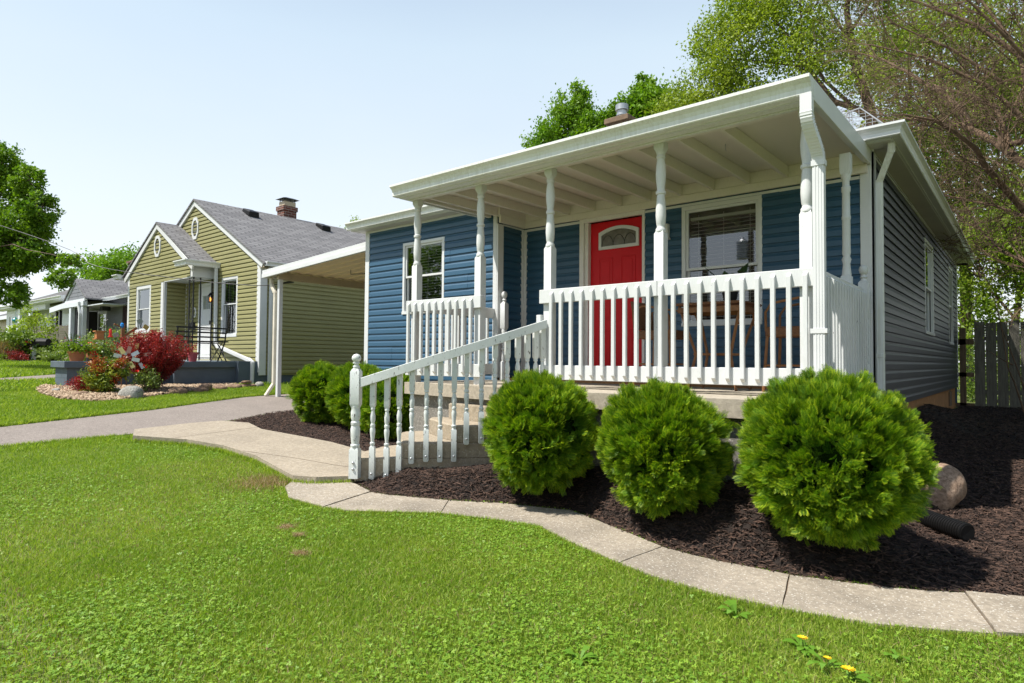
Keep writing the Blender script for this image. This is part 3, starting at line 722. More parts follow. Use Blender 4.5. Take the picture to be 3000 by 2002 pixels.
def porch_post(cx, cy, kind=0, top=1.955):
    b = MB()
    if kind == 0:
        b.sqpost((cx, cy), 0, [(-.262, .0445), (1.135, .0445), (1.165, .030)]); b.sqpost((cx, cy), 0, [(1.86, .030), (1.895, .046), (top, .046)])
        b.lathe((cx, cy), [(1.15+z*.93, r) for z, r in POST], 20)
    else:
        b.sqpost((cx, cy), 0, [(-.262, .042), (.78, .042), (.80, .03)]); b.sqpost((cx, cy), 0, [(1.70, .03), (1.74, .044), (top, .044)])
        pr = [(.79, .04), (.86, .034), (.9, .03), (.94, .04), (.97, .028), (1.0, .036), (1.06, .034), (1.3, .034), (1.31, .038), (1.33, .038), (1.34, .034), (1.55, .032), (1.56, .038), (1.6, .038), (1.61, .03), (1.66, .03), (1.68, .04), (1.72, .042)]
        b.lathe((cx, cy), pr, 18)
    return b.build('post', m_paint, porch, smooth=True)
for cx in (-5.726, -4.684, -3.727, -2.512, -1.300): porch_post(cx, 5.085)
porch_post(-1.27, 6.26, 1, 1.90)
def ballnewel(cx, cy, name='newel'):
    b = MB(); b.sqpost((cx, cy), 0, [(-.262, .040), (-.02, .040), (0, .028)]); b.sqpost((cx, cy), 0, [(.42, .028), (.45, .040), (.77, .040), (.79, .028)])
    b.lathe((cx, cy), [(0, .03), (.03, .036), (.10, .030), (.14, .026), (.15, .035), (.17, .035), (.18, .026), (.26, .036), (.36, .03), (.40, .038), (.43, .03)], 16)
    b.lathe((cx, cy), [(.78, .028), (.80, .028), (.81, .022), (.825, .032), (.84, .022), (.85, .02), (.86, .03), (.875, .037), (.895, .041), (.915, .039), (.935, .028), (.945, .001)], 18)
    return b.build(name, m_paint, porch, smooth=True)
ballnewel(-5.50, 6.46); ballnewel(-1.22, 6.73)
SL = .0165
def slat(root, x, y, n=(0, -1), z0=-.129, z1=.66):
    nx, ny = n; tx, ty = -ny, nx
    b = MB(); P = []
    def q(a, c, z): return (x+tx*a+nx*c, y+ty*a+ny*c, z)
    s = .032
    P = [q(-SL, 0, z0-s*.9), q(SL, 0, z0-s*.9), q(SL, s, z0), q(-SL, s, z0), q(-SL, 0, z1+s*.9), q(SL, 0, z1+s*.9), q(SL, s, z1), q(-SL, s, z1)]
    b.hexa([P[3], P[2], P[1], P[0], P[7], P[6], P[5], P[4]])
    return b.build('baluster', m_paint, root, bevel=.002)
def rail(boards, name='railing'):
    b = MB(); top = [x for x in boards if x[2] > 0]; bot = [x for x in boards if x[2] < 0]
    for x in top: b.box(*x)
    r = b.build(name, m_paint, porch, bevel=.004); b = MB()
    for x in bot: b.box(*x)
    b.build('bottom_rail', m_paint, r, bevel=.004); return r
r = rail([(-3.80, 5.0, .577, -2.508, 5.038, .714), (-2.505, 5.0, .577, -1.20, 5.038, .714), (-3.80, 5.0, -.181, -2.508, 5.038, -.04), (-2.505, 5.0, -.181, -1.20, 5.038, -.04)])
for i in range(21): slat(r, -3.636+.1173*i, 4.9995)
r = rail([(-5.825, 5.0, .577, -4.60, 5.038, .714), (-5.825, 5.0, -.181, -4.60, 5.038, -.04)])
for i in range(10): slat(r, -5.760+.1145*i, 4.9995)
r = rail([(-1.254, 5.04, .577, -1.216, 6.97, .714), (-1.254, 5.04, -.181, -1.216, 6.97, -.04)])
for i in range(19): slat(r, -1.2155, 5.12+.098*i, (1, 0))
r = rail([(-5.665, 5.13, .577, -5.627, 6.40, .714), (-5.665, 5.13, -.181, -5.627, 6.40, -.04)])
for i in range(11): slat(r, -5.666, 5.22+.110*i, (-1, 0))
# porch roof
def zj(y): return 1.955+(y-5.1)*.013
b = MB(); b.box(-5.80, 5.035, 1.952, -1.218, 5.125, 2.057); b.build('beam', m_ceil, porch, bevel=.004)
b = MB(); b.box(-5.80, 4.877, 1.945, -1.218, 5.03, 1.975); b.box(-5.80, 4.99, 1.915+.02, -1.218, 5.034, 1.9445); b.build('soffit_strip', m_gutter, porch, bevel=.003)
for i in range(11):
    x = -1.98-.3995*i
    if x < -5.58: break
    b = MB(); y0, y1 = 5.126, 6.945
    b.hexa([(x-.019, y0, zj(y0)), (x+.019, y0, zj(y0)), (x+.019, y1, 1.98), (x-.019, y1, 1.98), (x-.019, y0, 2.060), (x+.019, y0, 2.060), (x+.019, y1, 2.102), (x-.019, y1, 2.102)])
    b.build('joist', m_ceil, porch, bevel=.003)
b = MB(); x = -5.72; b.hexa([(x-.03, 5.126, 1.945), (x+.03, 5.126, 1.945), (x+.03, 6.39, 1.97), (x-.03, 6.39, 1.97), (x-.03, 5.126, 2.058), (x+.03, 5.126, 2.058), (x+.03, 6.39, 2.085), (x-.03, 6.39, 2.085)]); b.build('joist', m_ceil, porch)
b = MB()
b.hexa([(-5.79, 4.88, 2.056), (-1.217, 4.88, 2.056), (-1.217, 6.98, 2.104), (-5.79, 6.98, 2.104), (-5.79, 4.88, 2.070), (-1.217, 4.88, 2.070), (-1.217, 6.98, 2.118), (-5.79, 6.98, 2.118)])
b.build('ceiling_boards', m_ceil, porch)
b = MB(); b.box(-5.59, 6.947, 1.98, -1.218, 6.985, 2.102); b.box(-5.56, 6.94, 1.89, -1.218, 6.978, 1.977); b.box(-5.562, 6.40, 1.885, -5.525, 6.94, 1.99); b.box(-5.575, 6.38, 1.991, -5.53, 6.946, 2.112)
b.build('ledger', m_ceil, porch, bevel=.003)
b = MB(); b.hexa([(-1.216, 4.85, 1.92), (-1.190, 4.85, 1.92), (-1.190, 6.98, 1.972), (-1.216, 6.98, 1.972), (-1.216, 4.85, 2.078), (-1.190, 4.85, 2.078), (-1.190, 6.98, 2.127), (-1.216, 6.98, 2.127)])
b.hexa([(-1.25, 4.877, 1.935), (-1.218, 4.877, 1.935), (-1.218, 6.93, 1.985), (-1.25, 6.93, 1.985), (-1.25, 4.877, 1.942), (-1.218, 4.877, 1.942), (-1.218, 6.93, 1.992), (-1.25, 6.93, 1.992)])
b.hexa([(-5.83, 4.875, 1.94), (-5.80, 4.875, 1.94), (-5.80, 6.38, 1.965), (-5.83, 6.38, 1.965), (-5.83, 4.875, 2.075), (-5.80, 4.875, 2.075), (-5.80, 6.38, 2.11), (-5.83, 6.38, 2.11)])
b.box(-5.80, 4.85, 1.93, -1.217, 4.875, 2.069)
b.build('fascia', m_vinyl, porch, bevel=.002)
b = MB(); b.hexa([(-5.82, 4.83, 2.0705), (-1.218, 4.83, 2.0705), (-1.218, 6.98, 2.119), (-5.82, 6.98, 2.119), (-5.82, 4.83, 2.076), (-1.218, 4.83, 2.076), (-1.218, 6.98, 2.124), (-5.82, 6.98, 2.124)])
b.build('roof_covering', m_sh_y, porch)
gutter('gutter', [(-5.82, 4.85), (-1.185, 4.85)], [(0, -1, 0), (0, -1, 0)], m_gutter, porch, 1.937, 1.08)
# corrugated elbow downspout
def spoutpath(): 
    P = [(-1.22, 4.78, 1.94), (-1.22, 4.78, 1.83)]
    for t in np.linspace(0, 1, 9): P.append((-1.22+.03*smst(t), 4.78+.20*smst(t)+.0*t, 1.80-.30*t))
    return P
b = MB(); P = spoutpath(); pr = [(-.040, -.030), (-.03, -.036), (.03, -.036), (.040, -.030), (.040, .030), (-.040, .030)]
path = []
PP = []
for i in range(len(P)-1):
    for k in range(4): PP.append(Vector(P[i]).lerp(Vector(P[i+1]), k/4))
PP.append(Vector(P[-1]))
for i, p in enumerate(PP):
    s_ = 1.0+(.05 if i % 2 else -.03)*(1 if 6 < i < 36 else 0)
    d = (PP[min(i+1, len(PP)-1)]-PP[max(i-1, 0)]).normalized(); bb = Vector((1, 0, 0)).cross(d).normalized()
    path.append((p, Vector((1, 0, 0))*s_, -bb*s_))
b.sweep(pr, path, closed=True)
b.bar((-1.19, 4.98, 1.51), (-1.19, 4.98, -1.0), .078, .062, up=(0, -1, 0))
for k in range(3): b.bar((-1.21+k*.02, 4.948, 1.49), (-1.21+k*.02, 4.948, -1.0), .008, .004, up=(0, -1, 0))
b.bar((-1.19, 4.98, 1.46), (-1.19, 4.98, 1.50), .092, .075, up=(0, -1, 0)); b.bar((-1.19, 4.98, .22), (-1.19, 4.98, .255), .115, .075, up=(0, -1, 0))
ds = b.build('downspout', m_vinyl, porch)
# small hook under the ceiling
b = MB(); b.tube([(-2.2, 5.8, 2.07), (-2.2, 5.8, 2.02), (-2.19, 5.79, 2.0)], .004, 5); b.build('ceiling_hook', m_steel, porch)

# ------------------------------------------------------------------ steps and handrail (curved in plan)
AC = Vector((-6.89269708, 6.68502786)); AR = 3.54769
def arc(deg, dr=0): a = R(deg); return (AC.x+(AR+dr)*math.cos(a), AC.y+(AR+dr)*math.sin(a))
steps = thing('concrete_steps', (-4.6, 4.5, -1.15), 'weathered concrete steps curving up to the porch', 'steps')
def stepmesh(poly, z0, z1):
    b = MB(); b.prism(poly, z0, z1); return b.build('step', m_step, steps, bevel=.014)
UND = [(-3.85, 5.1)]
stepmesh([arc(a, -.012) for a in np.arange(-58, -27, 2.5)]+[(-3.8, 4.9), (-5.38, 4.93), (-5.46, 4.41), (-5.30, 4.02)], -1.5, -.944)
stepmesh([arc(a, -.014) for a in np.arange(-50.2, -27, 2.5)]+[(-3.8, 4.9), (-5.2, 4.92), (-5.34, 4.60), (-5.30, 4.50), (-5.18, 4.40), (-4.9, 4.13)], -.95, -.790)
stepmesh([arc(a, -.016) for a in np.arange(-42, -27, 2.5)]+[(-3.8, 4.86), (-5.05, 4.88), (-5.10, 4.76), (-5.02, 4.66), (-4.6, 4.45)], -.80, -.627)
stepmesh([arc(a, -.018) for a in np.arange(-34.5, -27, 2)]+[(-3.8, 4.80), (-4.82, 4.84), (-4.86, 4.79), (-4.80, 4.75)], -.64, -.46)
hr = thing('stair_handrail', (-4.6, 4.3, -1.1), 'peeling white stair handrail with turned balusters and ball newel', 'handrail')
BAL = [(.31, .022), (.318, .017), (.33, .024), (.345, .024), (.352, .016), (.38, .017), (.44, .024), (.47, .025), (.495, .018), (.50, .024), (.52, .024), (.527, .017), (.56, .024), (.60, .025), (.64, .017), (.655, .015), (.66, .022), (.675, .022), (.685, .018)]
def rail_z(deg): 
    t = (deg+57)/(57-27.3); return -.182+(.427+.182)*t
bal = [(-54.9, -1.134), (-52.7, -1.143), (-50.8, -1.124), (-48.9, -.985), (-46.7, -.965), (-44.6, -.969), (-42.5, -.967), (-40.6, -.806), (-38.3, -.80), (-36.2, -.66), (-34.2, -.66), (-32.5, -.66), (-30.9, -.66), (-29.5, -.66), (-28.3, -.66)]
for a, zb in bal:
    c = arc(a, .028); b = MB(); ang = R(a); zt = rail_z(a)-.06
    b.sqpost(c, ang, [(zb, .018), (zb+.012, .0245), (zb+.300, .0245), (zb+.312, .018)]); b.sqpost(c, ang, [(zb+.682, .018), (zb+.700, .0245), (zt, .0245)])
    b.lathe(c, [(zb+z, r_) for z, r_ in BAL], 14)
    q = b.build('baluster', m_paint_old, hr, smooth=True)
    b = MB(); n_ = Vector((math.cos(ang), math.sin(ang), 0)); p = Vector((*arc(a, .0525), zb+.055)); b.tube([p, p+n_*.006, p+n_*.010], [.010, .010, .004], 8); b.build('bolt', m_steel, q)
c = arc(-57.5, .046); ang = R(-57.5); b = MB()
b.sqpost(c, ang, [(-1.125, .0445), (-.86, .0445), (-.835, .034)]); b.sqpost(c, ang, [(-.455, .034), (-.425, .0445), (-.115, .0445), (-.088, .030)])
b.lathe(c, [(-.845, .036), (-.825, .044), (-.81, .045), (-.80, .036), (-.72, .044), (-.66, .045), (-.63, .038), (-.62, .044), (-.595, .044), (-.585, .034), (-.55, .044), (-.50, .045), (-.47, .038), (-.455, .043), (-.44, .043)], 20)
b.lathe(c, [(-.095, .034), (-.085, .034), (-.08, .026), (-.072, .033), (-.062, .033), (-.055, .022), (-.04, .020), (-.036, .034), (-.028, .034), (-.024, .02), (-.018, .03), (-.005, .040), (.012, .0445), (.03, .041), (.045, .030), (.053, .014), (.056, .001)], 22)
nw = b.build('newel', m_paint_old, hr, smooth=True)
for zz in (-.975, -1.035):
    b = MB(); n_ = Vector((math.cos(ang), math.sin(ang), 0)); p = Vector((*arc(-57.5, .0905), zz)); b.tube([p, p+n_*.008, p+n_*.013], [.013, .013, .005], 8); b.build('bolt', m_steel, nw)
b = MB(); A = np.linspace(-56.6, -28.0, 14)
path = []
for a in A:
    p = Vector((*arc(a, .058), rail_z(a))); n_ = Vector((math.cos(R(a)), math.sin(R(a)), 0)); path.append((p, n_, Vector((0, 0, 1))))
b.sweep([(-.005, -.088), (.033, -.088), (.033, 0), (-.005, 0)], path, closed=True)
b.f += [(0, 1, 2, 3), tuple(13*4+k for k in (3, 2, 1, 0))]; b.mi += [0, 0]
b.build('handrail', m_paint_old, hr, bevel=.003)
b = MB(); b.box(-3.80, 4.995-.0, .34, -3.745, 5.038-.0, .46); b.v = [(x, y-.04, z) for x, y, z in b.v]; b.build('rail_block', m_paint, hr, bevel=.003)
# ------------------------------------------------------------------ carport beside the blue house
cp = thing('carport', (-10.3, 9, -.9), 'white flat carport roof between the blue and the green house', 'carport')
CX0, CX1, CY0, CY1 = -12.02, -8.52, 6.52, 12.5
def cz(x): return 1.80+(x-CX0)*.0585
b = MB(); n = 22
for i in range(n):       # interlocking pans, running across
    y = CY0+.06+i*(CY1-CY0-.12)/n; y2 = CY0+.06+(i+1)*(CY1-CY0-.12)/n; d = .018
    for (p, q, za, zb) in ((y, y+.05, -.05, -.05+.0), (y+.05, y+.06, -.05, -.05+d), (y+.06, y2-.01, -.05+d, -.05+d), (y2-.01, y2, -.05+d, -.05)):
        b.add([(CX0, p, cz(CX0)+za-.02), (CX0, q, cz(CX0)+zb-.02), (CX1, q, cz(CX1)+zb-.02), (CX1, p, cz(CX1)+za-.02)], [(0, 1, 2, 3)])
b.build('roof_panel', plain('cream_roof_pan', (.80, .64, .45, 1), .45, .05, 4), cp)
b = MB(); b.hexa([(CX0, CY0+.05, cz(CX0)-.03), (CX1, CY0+.05, cz(CX1)-.03), (CX1, CY1, cz(CX1)-.03), (CX0, CY1, cz(CX0)-.03), (CX0, CY0+.05, cz(CX0)-.01), (CX1, CY0+.05, cz(CX1)-.01), (CX1, CY1, cz(CX1)-.01), (CX0, CY1, cz(CX0)-.01)])
b.build('roof_top', m_vinyl, cp)
b = MB()
for y0, y1, za, zb in ((CY0, CY0+.05, -.155, 0), (CY0-.012, CY0, -.155, -.075)):
    b.hexa([(CX0-.03, y0, cz(CX0)+za), (CX1, y0, cz(CX1)+za), (CX1, y1, cz(CX1)+za), (CX0-.03, y1, cz(CX0)+za), (CX0-.03, y0, cz(CX0)+zb), (CX1, y0, cz(CX1)+zb), (CX1, y1, cz(CX1)+zb), (CX0-.03, y1, cz(CX0)+zb)])
b.box(CX0-.08, CY0+.05, 1.66, CX0-.0, CY1, 1.80)
b.build('fascia', m_vinyl, cp, bevel=.003)
b = MB(); b.box(-11.66, CY0+.1, 1.60, -11.58, CY1, 1.742); b.build('beam', m_trimtan, cp)
for y in (CY0+.16, 9.4, 12.2):
    b = MB(); b.box(-11.66, y-.04, g(-11.6, y)-.1, -11.585, y+.04, 1.60); b.build('post', m_vinyl, cp, bevel=.004)
b = MB(); b.bar((-11.9, CY0+.12, 1.66), (-11.9, CY0+.12, 1.52), .075, .06, up=(0, -1, 0)); b.bar((-11.9, CY0+.12, 1.53), (-11.74, CY0+.12, 1.33), .075, .06, up=(0, -1, 0)); b.bar((-11.74, CY0+.12, 1.35), (-11.74, CY0+.12, -.52), .07, .055, up=(0, -1, 0))
b.bar((-11.74, CY0+.12, -.50), (-11.77, CY0-.03, -.74), .07, .055, up=(0, -1, 0)); b.build('downspout', plain('cream_spout', (.62, .57, .47, 1), .5), cp, bevel=.008)
b = MB(); b.tube([(-10.0, 7.2, 1.72), (-10.0, 7.2, 1.63)], .006, 5); b.tube([(-10.0, 7.2, 1.635), (-8.7, 7.6, 1.60)], .008, 5); b.build('hanging_rod', m_iron, cp)

# ------------------------------------------------------------------ olive house
ol = thing('green_house', (-18, 12, -.6), 'olive green gabled bungalow with white trim and a raised blue porch', 'house')
FO = FR((0, 7.8, 0), (1, 0, 0), (0, -1, 0)); FW = FR((0, 7.21, 0), (1, 0, 0), (0, -1, 0)); FS = FR((-14.46, 0, 0), (0, 1, 0), (1, 0, 0)); FWr = FR((-18.62, 0, 0), (0, 1, 0), (1, 0, 0))
APX, APZ, EVZ = -18.10, 4.40, 2.42
def gab(ap, az, ez, x0, x1):
    def f(z):
        if z <= ez: return (x0, x1)
        t = (z-ez)/(az-ez); return (x0+(ap-x0)*t, x1+(ap-x1)*t)
    return f
EO = .108; PRO = [(0, .032), (.08, .031), (.55, .027), (.68, .018), (.82, .008), (.92, .004), (1.0, .002)]
OW = (-16.45, -15.58, .56, 2.13); OD = (-17.78, -16.95, -.03, 2.06)
b = MB(); siding(b, FO, -.06, 4.34, gab(APX, APZ-.05, EVZ, -21.7, -14.56), [OW, OD], EO, prof=PRO)
slab_wall(b, FO, -.1, 2.42, -21.7, -14.46, [OW, OD], .09); b.hexa([(-21.7, 7.89, 2.42), (-14.46, 7.89, 2.42), (-14.46, 7.8, 2.42), (-21.7, 7.8, 2.42), (APX-.02, 7.89, 4.38), (APX+.02, 7.89, 4.38), (APX+.02, 7.8, 4.38), (APX-.02, 7.8, 4.38)])
b.build('wall', m_olive, ol)
b = MB(); siding(b, FS, -.35, 2.30, lambda z: (7.95, 17.9), (), EO, prof=PRO); slab_wall(b, FS, -.4, 2.42, 7.8, 18, (), .09); b.build('wall', m_olive, ol)
# wing with recessed entry on its right
WW = (-20.60, -19.52, .74, 2.13)
b = MB(); siding(b, FW, -.06, 2.14, lambda z: (-21.15, -18.80), [WW], EO, prof=PRO); slab_wall(b, FW, -.1, 2.16, -21.25, -18.72, [WW], .08)
siding(b, FW, -.06+EO*20.38, 3.72, gab(-19.11, 3.74, 2.46, -21.15, -16.98), (), EO, prof=PRO)
b.hexa([(-21.25, 7.29, 2.16), (-16.98, 7.29, 2.16), (-16.98, 7.21, 2.16), (-21.25, 7.21, 2.16), (-21.25, 7.29, 2.46), (-16.98, 7.29, 2.46), (-16.98, 7.21, 2.46), (-21.25, 7.21, 2.46)])
b.hexa([(-21.25, 7.29, 2.46), (-16.98, 7.29, 2.46), (-16.98, 7.21, 2.46), (-21.25, 7.21, 2.46), (-19.13, 7.29, 3.74), (-19.09, 7.29, 3.74), (-19.09, 7.21, 3.74), (-19.13, 7.21, 3.74)])
b.build('wall', m_olive, ol)
b = MB(); siding(b, FWr, -.06, 2.14, lambda z: (7.26, 7.79), (), EO, prof=PRO); slab_wall(b, FWr, -.1, 2.15, 7.29, 7.8, (), .08); b.build('wall', m_olive, ol)
b = MB(); b.box(-21.2, 7.3, -1.0, -14.50, 17.9, -.06); b.build('foundation', m_bluepaint, ol)
# trim
b = MB()
b.fbox(FO, -14.60, -14.44, -.33, 2.42, .001, .03); b.fbox(FS, 7.772, 7.95, -.40, 2.40, .001, .03)
b.fbox(FW, -18.80, -18.58, -.06, 2.16, .001, .03); b.fbox(FW, -21.27, -21.15, -.06, 2.46, .001, .03); b.box(-18.64, 7.18, -.06, -18.60, 7.26, 2.12)
b.fbox(FW, -18.80, -16.98, 2.12, 2.165, -.08, .03); b.fbox(FO, -18.4, -17.8, -.06, -.03, 0, .03)
b.fbox(FO, -18.60, -18.57, -.06, 2.12, .001, .03)
b.box(-16.99, 7.20, 2.14, -16.86, 7.80, 2.50)
b.box(-18.6, 7.29, 2.135, -16.95, 7.79, 2.16)
def rake(b, F, ap, az, x0, z0, wd=.12, t=.03, off=.004, ext=0):
    for sgn, xe in ((-1, x0[0]), (1, x0[1])):
        A = Vector((ap, az)); B = Vector((xe, z0)); d = (B-A).normalized(); B = B+d*ext; nn = Vector((-d.y, d.x)); 
        if nn.y > 0: nn = -nn
        q = [A, B, B+nn*wd, Vector((ap, az-wd*1.16))]
        b.add([F.p(p.x, p.y, off) for p in q]+[F.p(p.x, p.y, off+t) for p in q], [(0, 1, 2, 3), (7, 6, 5, 4), (0, 4, 5, 1), (1, 5, 6, 2), (2, 6, 7, 3), (3, 7, 4, 0)])
rake(b, FO, APX, APZ+.06, (-21.95, -14.25), 2.34, .14, .05, .02); rake(b, FW, -19.11, 3.83, (-21.5, -16.72), 2.42, .13, .05, .02)
rake(b, FO, -19.11, 3.84, (-19.3, -16.60), 2.48, .07, .02, .02)
b.build('trim_board', m_vinyl, ol, bevel=.003)
window(ol, FO, *OW, mid=.55, cas=.075); window(ol, FW, *WW, mid=.5, cas=.10, slats=False)
# octagonal gable vents
def octvent(F, u, z, ru, rz):
    b = MB(); A = [(-.45, 1), (.45, 1), (1, .45), (1, -.45), (.45, -1), (-.45, -1), (-1, -.45), (-1, .45)]; k = .72
    vs = [F.p(u+a*ru, z+c*rz, .05) for a, c in A]+[F.p(u+a*ru*k, z+c*rz*k, .05) for a, c in A]+[F.p(u+a*ru, z+c*rz, 0) for a, c in A]+[F.p(u+a*ru*k, z+c*rz*k, .012) for a, c in A]
    fs = []
    for i in range(8):
        j = (i+1) % 8; fs += [(i, j, 8+j, 8+i), (16+i, 16+j, j, i), (8+i, 8+j, 24+j, 24+i)]
    b.add(vs, fs); b.add([F.p(u+a*ru*k, z+c*rz*k, .012) for a, c in A], [tuple(range(8))])
    o = b.build('gable_vent', m_vinyl, ol)
    b = MB()
    for i in range(6):
        zz = z-rz*k*.85+i*rz*k*.34; hw = ru*k*(1 if abs(zz-z) < rz*.4 else .75)
        b.fbox(F, u-hw+.012, u+hw-.012, zz-.010, zz+.022, .014, .03)
    b.build('louvre', m_dark, o)
octvent(FO, -18.08, 3.66, .20, .31); octvent(FW, -19.10, 3.18, .21, .30)
# roofs
def gabled(name, xr, zr, x0, x1, ze, y0, y1, mat, root, th=.05):
    b = MB()
    for xe in (x0, x1):
        b.hexa([(xr, y0, zr-th), (xe, y0, ze-th), (xe, y1, ze-th), (xr, y1, zr-th), (xr, y0, zr), (xe, y0, ze), (xe, y1, ze), (xr, y1, zr)])
    return b.build(name, mat, root)
rf = gabled('roof', APX, 4.50, -22.05, -14.15, 2.32, 7.70, 18.2, m_sh_x, ol)
gabled('porch_roof', -19.11, 3.88, -21.62, -16.62, 2.50, 7.12, 7.79, m_sh_x, rf)
for y in (9.15, 11.6):
    b = MB(); x = -17.82; z = 4.50-.552*(x-APX)
    b.hexa([(x-.02, y-.17, z-.02), (x+.38, y-.17, z-.24), (x+.38, y+.17, z-.24), (x-.02, y+.17, z-.02), (x+.0, y-.15, z+.10), (x+.40, y-.15, z-.05), (x+.40, y+.15, z-.05), (x+.0, y+.15, z+.10)])
    b.build('roof_vent', m_black, rf, bevel=.015)
ch = MB(); ch.box(-18.72, 10.6, 3.9, -18.32, 11.05, 4.78); ch.box(-18.75, 10.57, 4.78, -18.29, 11.08, 4.92); ck = ch.build('chimney', m_brick, rf)
b = MB(); b.box(-18.68, 10.64, 4.92, -18.36, 11.04, 5.08); b.build('flue_tile', m_trimtan, ck)
b = MB(); 
for x in (-18.66, -18.38):
    for y in (10.66, 11.02): b.box(x-.01, y-.01, 5.08, x+.01, y+.01, 5.16)
b.hexa([(-18.77, 10.55, 5.16), (-18.27, 10.55, 5.16), (-18.27, 11.13, 5.16), (-18.77, 11.13, 5.16), (-18.67, 10.7, 5.21), (-18.37, 10.7, 5.21), (-18.37, 11.0, 5.21), (-18.67, 11.0, 5.21)])
b.build('chimney_cap', m_iron, ck)
gutter('gutter', [(-14.20, 7.75), (-14.20, 18)], [(1, 0, 0), (1, 0, 0)], m_vinyl, rf, 2.24, .95)
b = MB(); b.box(-14.46, 7.75, 2.22, -14.20, 18, 2.25); b.box(-14.23, 7.75, 2.22, -14.2, 18, 2.34); b.build('soffit', m_trimtan, rf)
gutter('gutter', [(-17.25, 7.0), (-16.66, 7.0), (-16.66, 7.79)], [(0, -1, 0), (1, -1, 0), (1, 0, 0)], m_gutter, rf, 2.40, 1.15)
gutter('gutter', [(-21.6, 7.3), (-21.6, 7.0), (-21.3, 7.0)], [(-1, 0, 0), (-1, -1, 0), (0, -1, 0)], m_gutter, rf, 2.40, 1.1)
# entry: front door, lantern, mailbox, number plaque, iron posts
b = MB(); 
b.fbox(FO, -17.78, -17.70, -.03, 2.06, -.03, .03); b.fbox(FO, -17.03, -16.95, -.03, 2.06, -.03, .03); b.fbox(FO, -17.70, -17.03, 1.98, 2.06, -.03, .03)
b.build('door_frame', m_vinyl, ol)
b = MB(); b.fbox(FO, -17.70, -17.03, -.03, 1.98, -.05, -.01); b.fbox(FO, -17.62, -17.11, .1, .8, -.01, -.002); d = b.build('storm_door', m_vinyl, ol, bevel=.004)
b = MB(); b.fbox(FO, -17.57, -17.16, 1.35, 1.72, -.012, -.004); b.build('pane', m_glass, d)
b = MB(); b.fbox(FO, -17.09, -17.06, .92, 1.02, -.01, .04); b.build('handle', m_iron, d)
b = MB(); x, y, z = -16.87, 7.68, 1.62; b.box(x-.045, y-.045, z-.12, x+.045, y+.045, z-.10)
for dx in (-.04, .04):
    for dy in (-.04, .04): b.box(x+dx-.006, y+dy-.006, z-.10, x+dx+.006, y+dy+.006, z+.06)
b.lathe((x, y), [(z+.06, .07), (z+.11, .03), (z+.14, .012)], 8); b.tube([(x, y, z+.12), (x, y+.03, z+.17), (x, 7.79, z+.12)], .008, 6)
lt = b.build('wall_lantern', m_iron, ol)
b = MB(); b.lathe((x, y), [(z-.09, .012), (z-.05, .022), (z-.01, .018), (z+.02, .004)], 10); b.build('bulb', m_bulb, lt)
b = MB(); b.fbox(FO, -18.22, -17.95, .83, 1.0, .02, .11); b.build('wall_mailbox', m_iron, ol, bevel=.01)
b = MB(); b.tube([FO.p(-18.0+.075*math.cos(t), 1.28+.13*math.sin(t), .035) for t in np.linspace(0, 2*math.pi, 15)], .018, 6); b.build('wall_wreath', m_vinyl, ol)
b = MB()
for (x, y) in ((-16.92, 7.26), (-16.92, 7.10+.34), (-17.16, 7.26), (-16.92, 7.74)): b.box(x-.014, y-.014, -.08, x+.014, y+.014, 2.14)
b.box(-16.93, 7.27, .75, -16.91, 7.75, .775); b.box(-16.93, 7.27, .0, -16.91, 7.75, .025); b.box(-17.15, 7.25, 1.02, -16.93, 7.27, 1.04); b.box(-17.15, 7.25, .4, -16.93, 7.27, .42)
for k, zc in enumerate((.55, .85, 1.15, 1.45)):
    s_ = 1 if k % 2 else -1
    b.tube([(-17.04+s_*.07*math.sin(t)*(1-.25*t/6), 7.26, zc+.14*math.cos(t*.5)) for t in np.linspace(0, 6.2, 16)], .007, 5)
b.build('iron_porch_post', m_iron, ol)
b = MB(); b.bar((-16.62, 7.70, 2.42), (-16.62, 7.72, .38), .09, .07, up=(0, -1, 0)); b.bar((-16.62, 7.72, .42), (-16.45, 7.72, .32), .09, .08, up=(0, -1, 0)); b.bar((-16.47, 7.70, .33), (-14.72, 7.66, -.03), .09, .08, up=(0, -1, 0)); b.bar((-14.74, 7.66, -.01), (-14.50, 7.66, -.12), .10, .08, up=(0, -1, 0))
b.tube([(-14.52, 7.64, -.08), (-14.50, 7.64, -.20), (-14.50, 7.64, -.70)], [.058, .052, .046], 12); b.build('downspout', m_vinyl, ol, bevel=.01)
b = MB(); b.bar((-14.24, 7.9, 2.26), (-14.24, 7.9, 2.18), .08, .06, up=(1, 0, 0)); b.bar((-14.24, 7.9, 2.20), (-14.38, 8.02, 1.98), .08, .06, up=(1, 0, 0)); b.bar((-14.38, 8.02, 2.0), (-14.38, 8.02, -.72), .08, .06, up=(1, 0, 0)); b.build('downspout', m_vinyl, ol, bevel=.008)
# raised porch
b = MB()
cap = [(-21.6, 5.86), (-14.60, 5.86), (-14.60, 7.79), (-21.6, 7.79)]
b.prism(cap, -.21, -.075); b.prism([(-15.74, 3.90), (-14.82, 3.90), (-14.82, 5.858), (-15.74, 5.858)], -.21, -.078)
b.build('porch_cap', m_bluepaint, ol, bevel=.008)
b = MB(); b.box(-21.5, 5.92, -1.0, -14.66, 7.7, -.21); b.box(-15.66, 3.97, -1.0, -14.90, 5.92, -.21)
for z in (-.41, -.61): b.box(-15.662, 3.967, z-.004, -14.898, 5.9, z+.004)
b.build('porch_base', m_bluepaint, ol)
b = MB(); b.box(-18.6, 7.4, -.075, -16.2, 7.79, -.05); b.build('door_step', m_vinyl, ol)

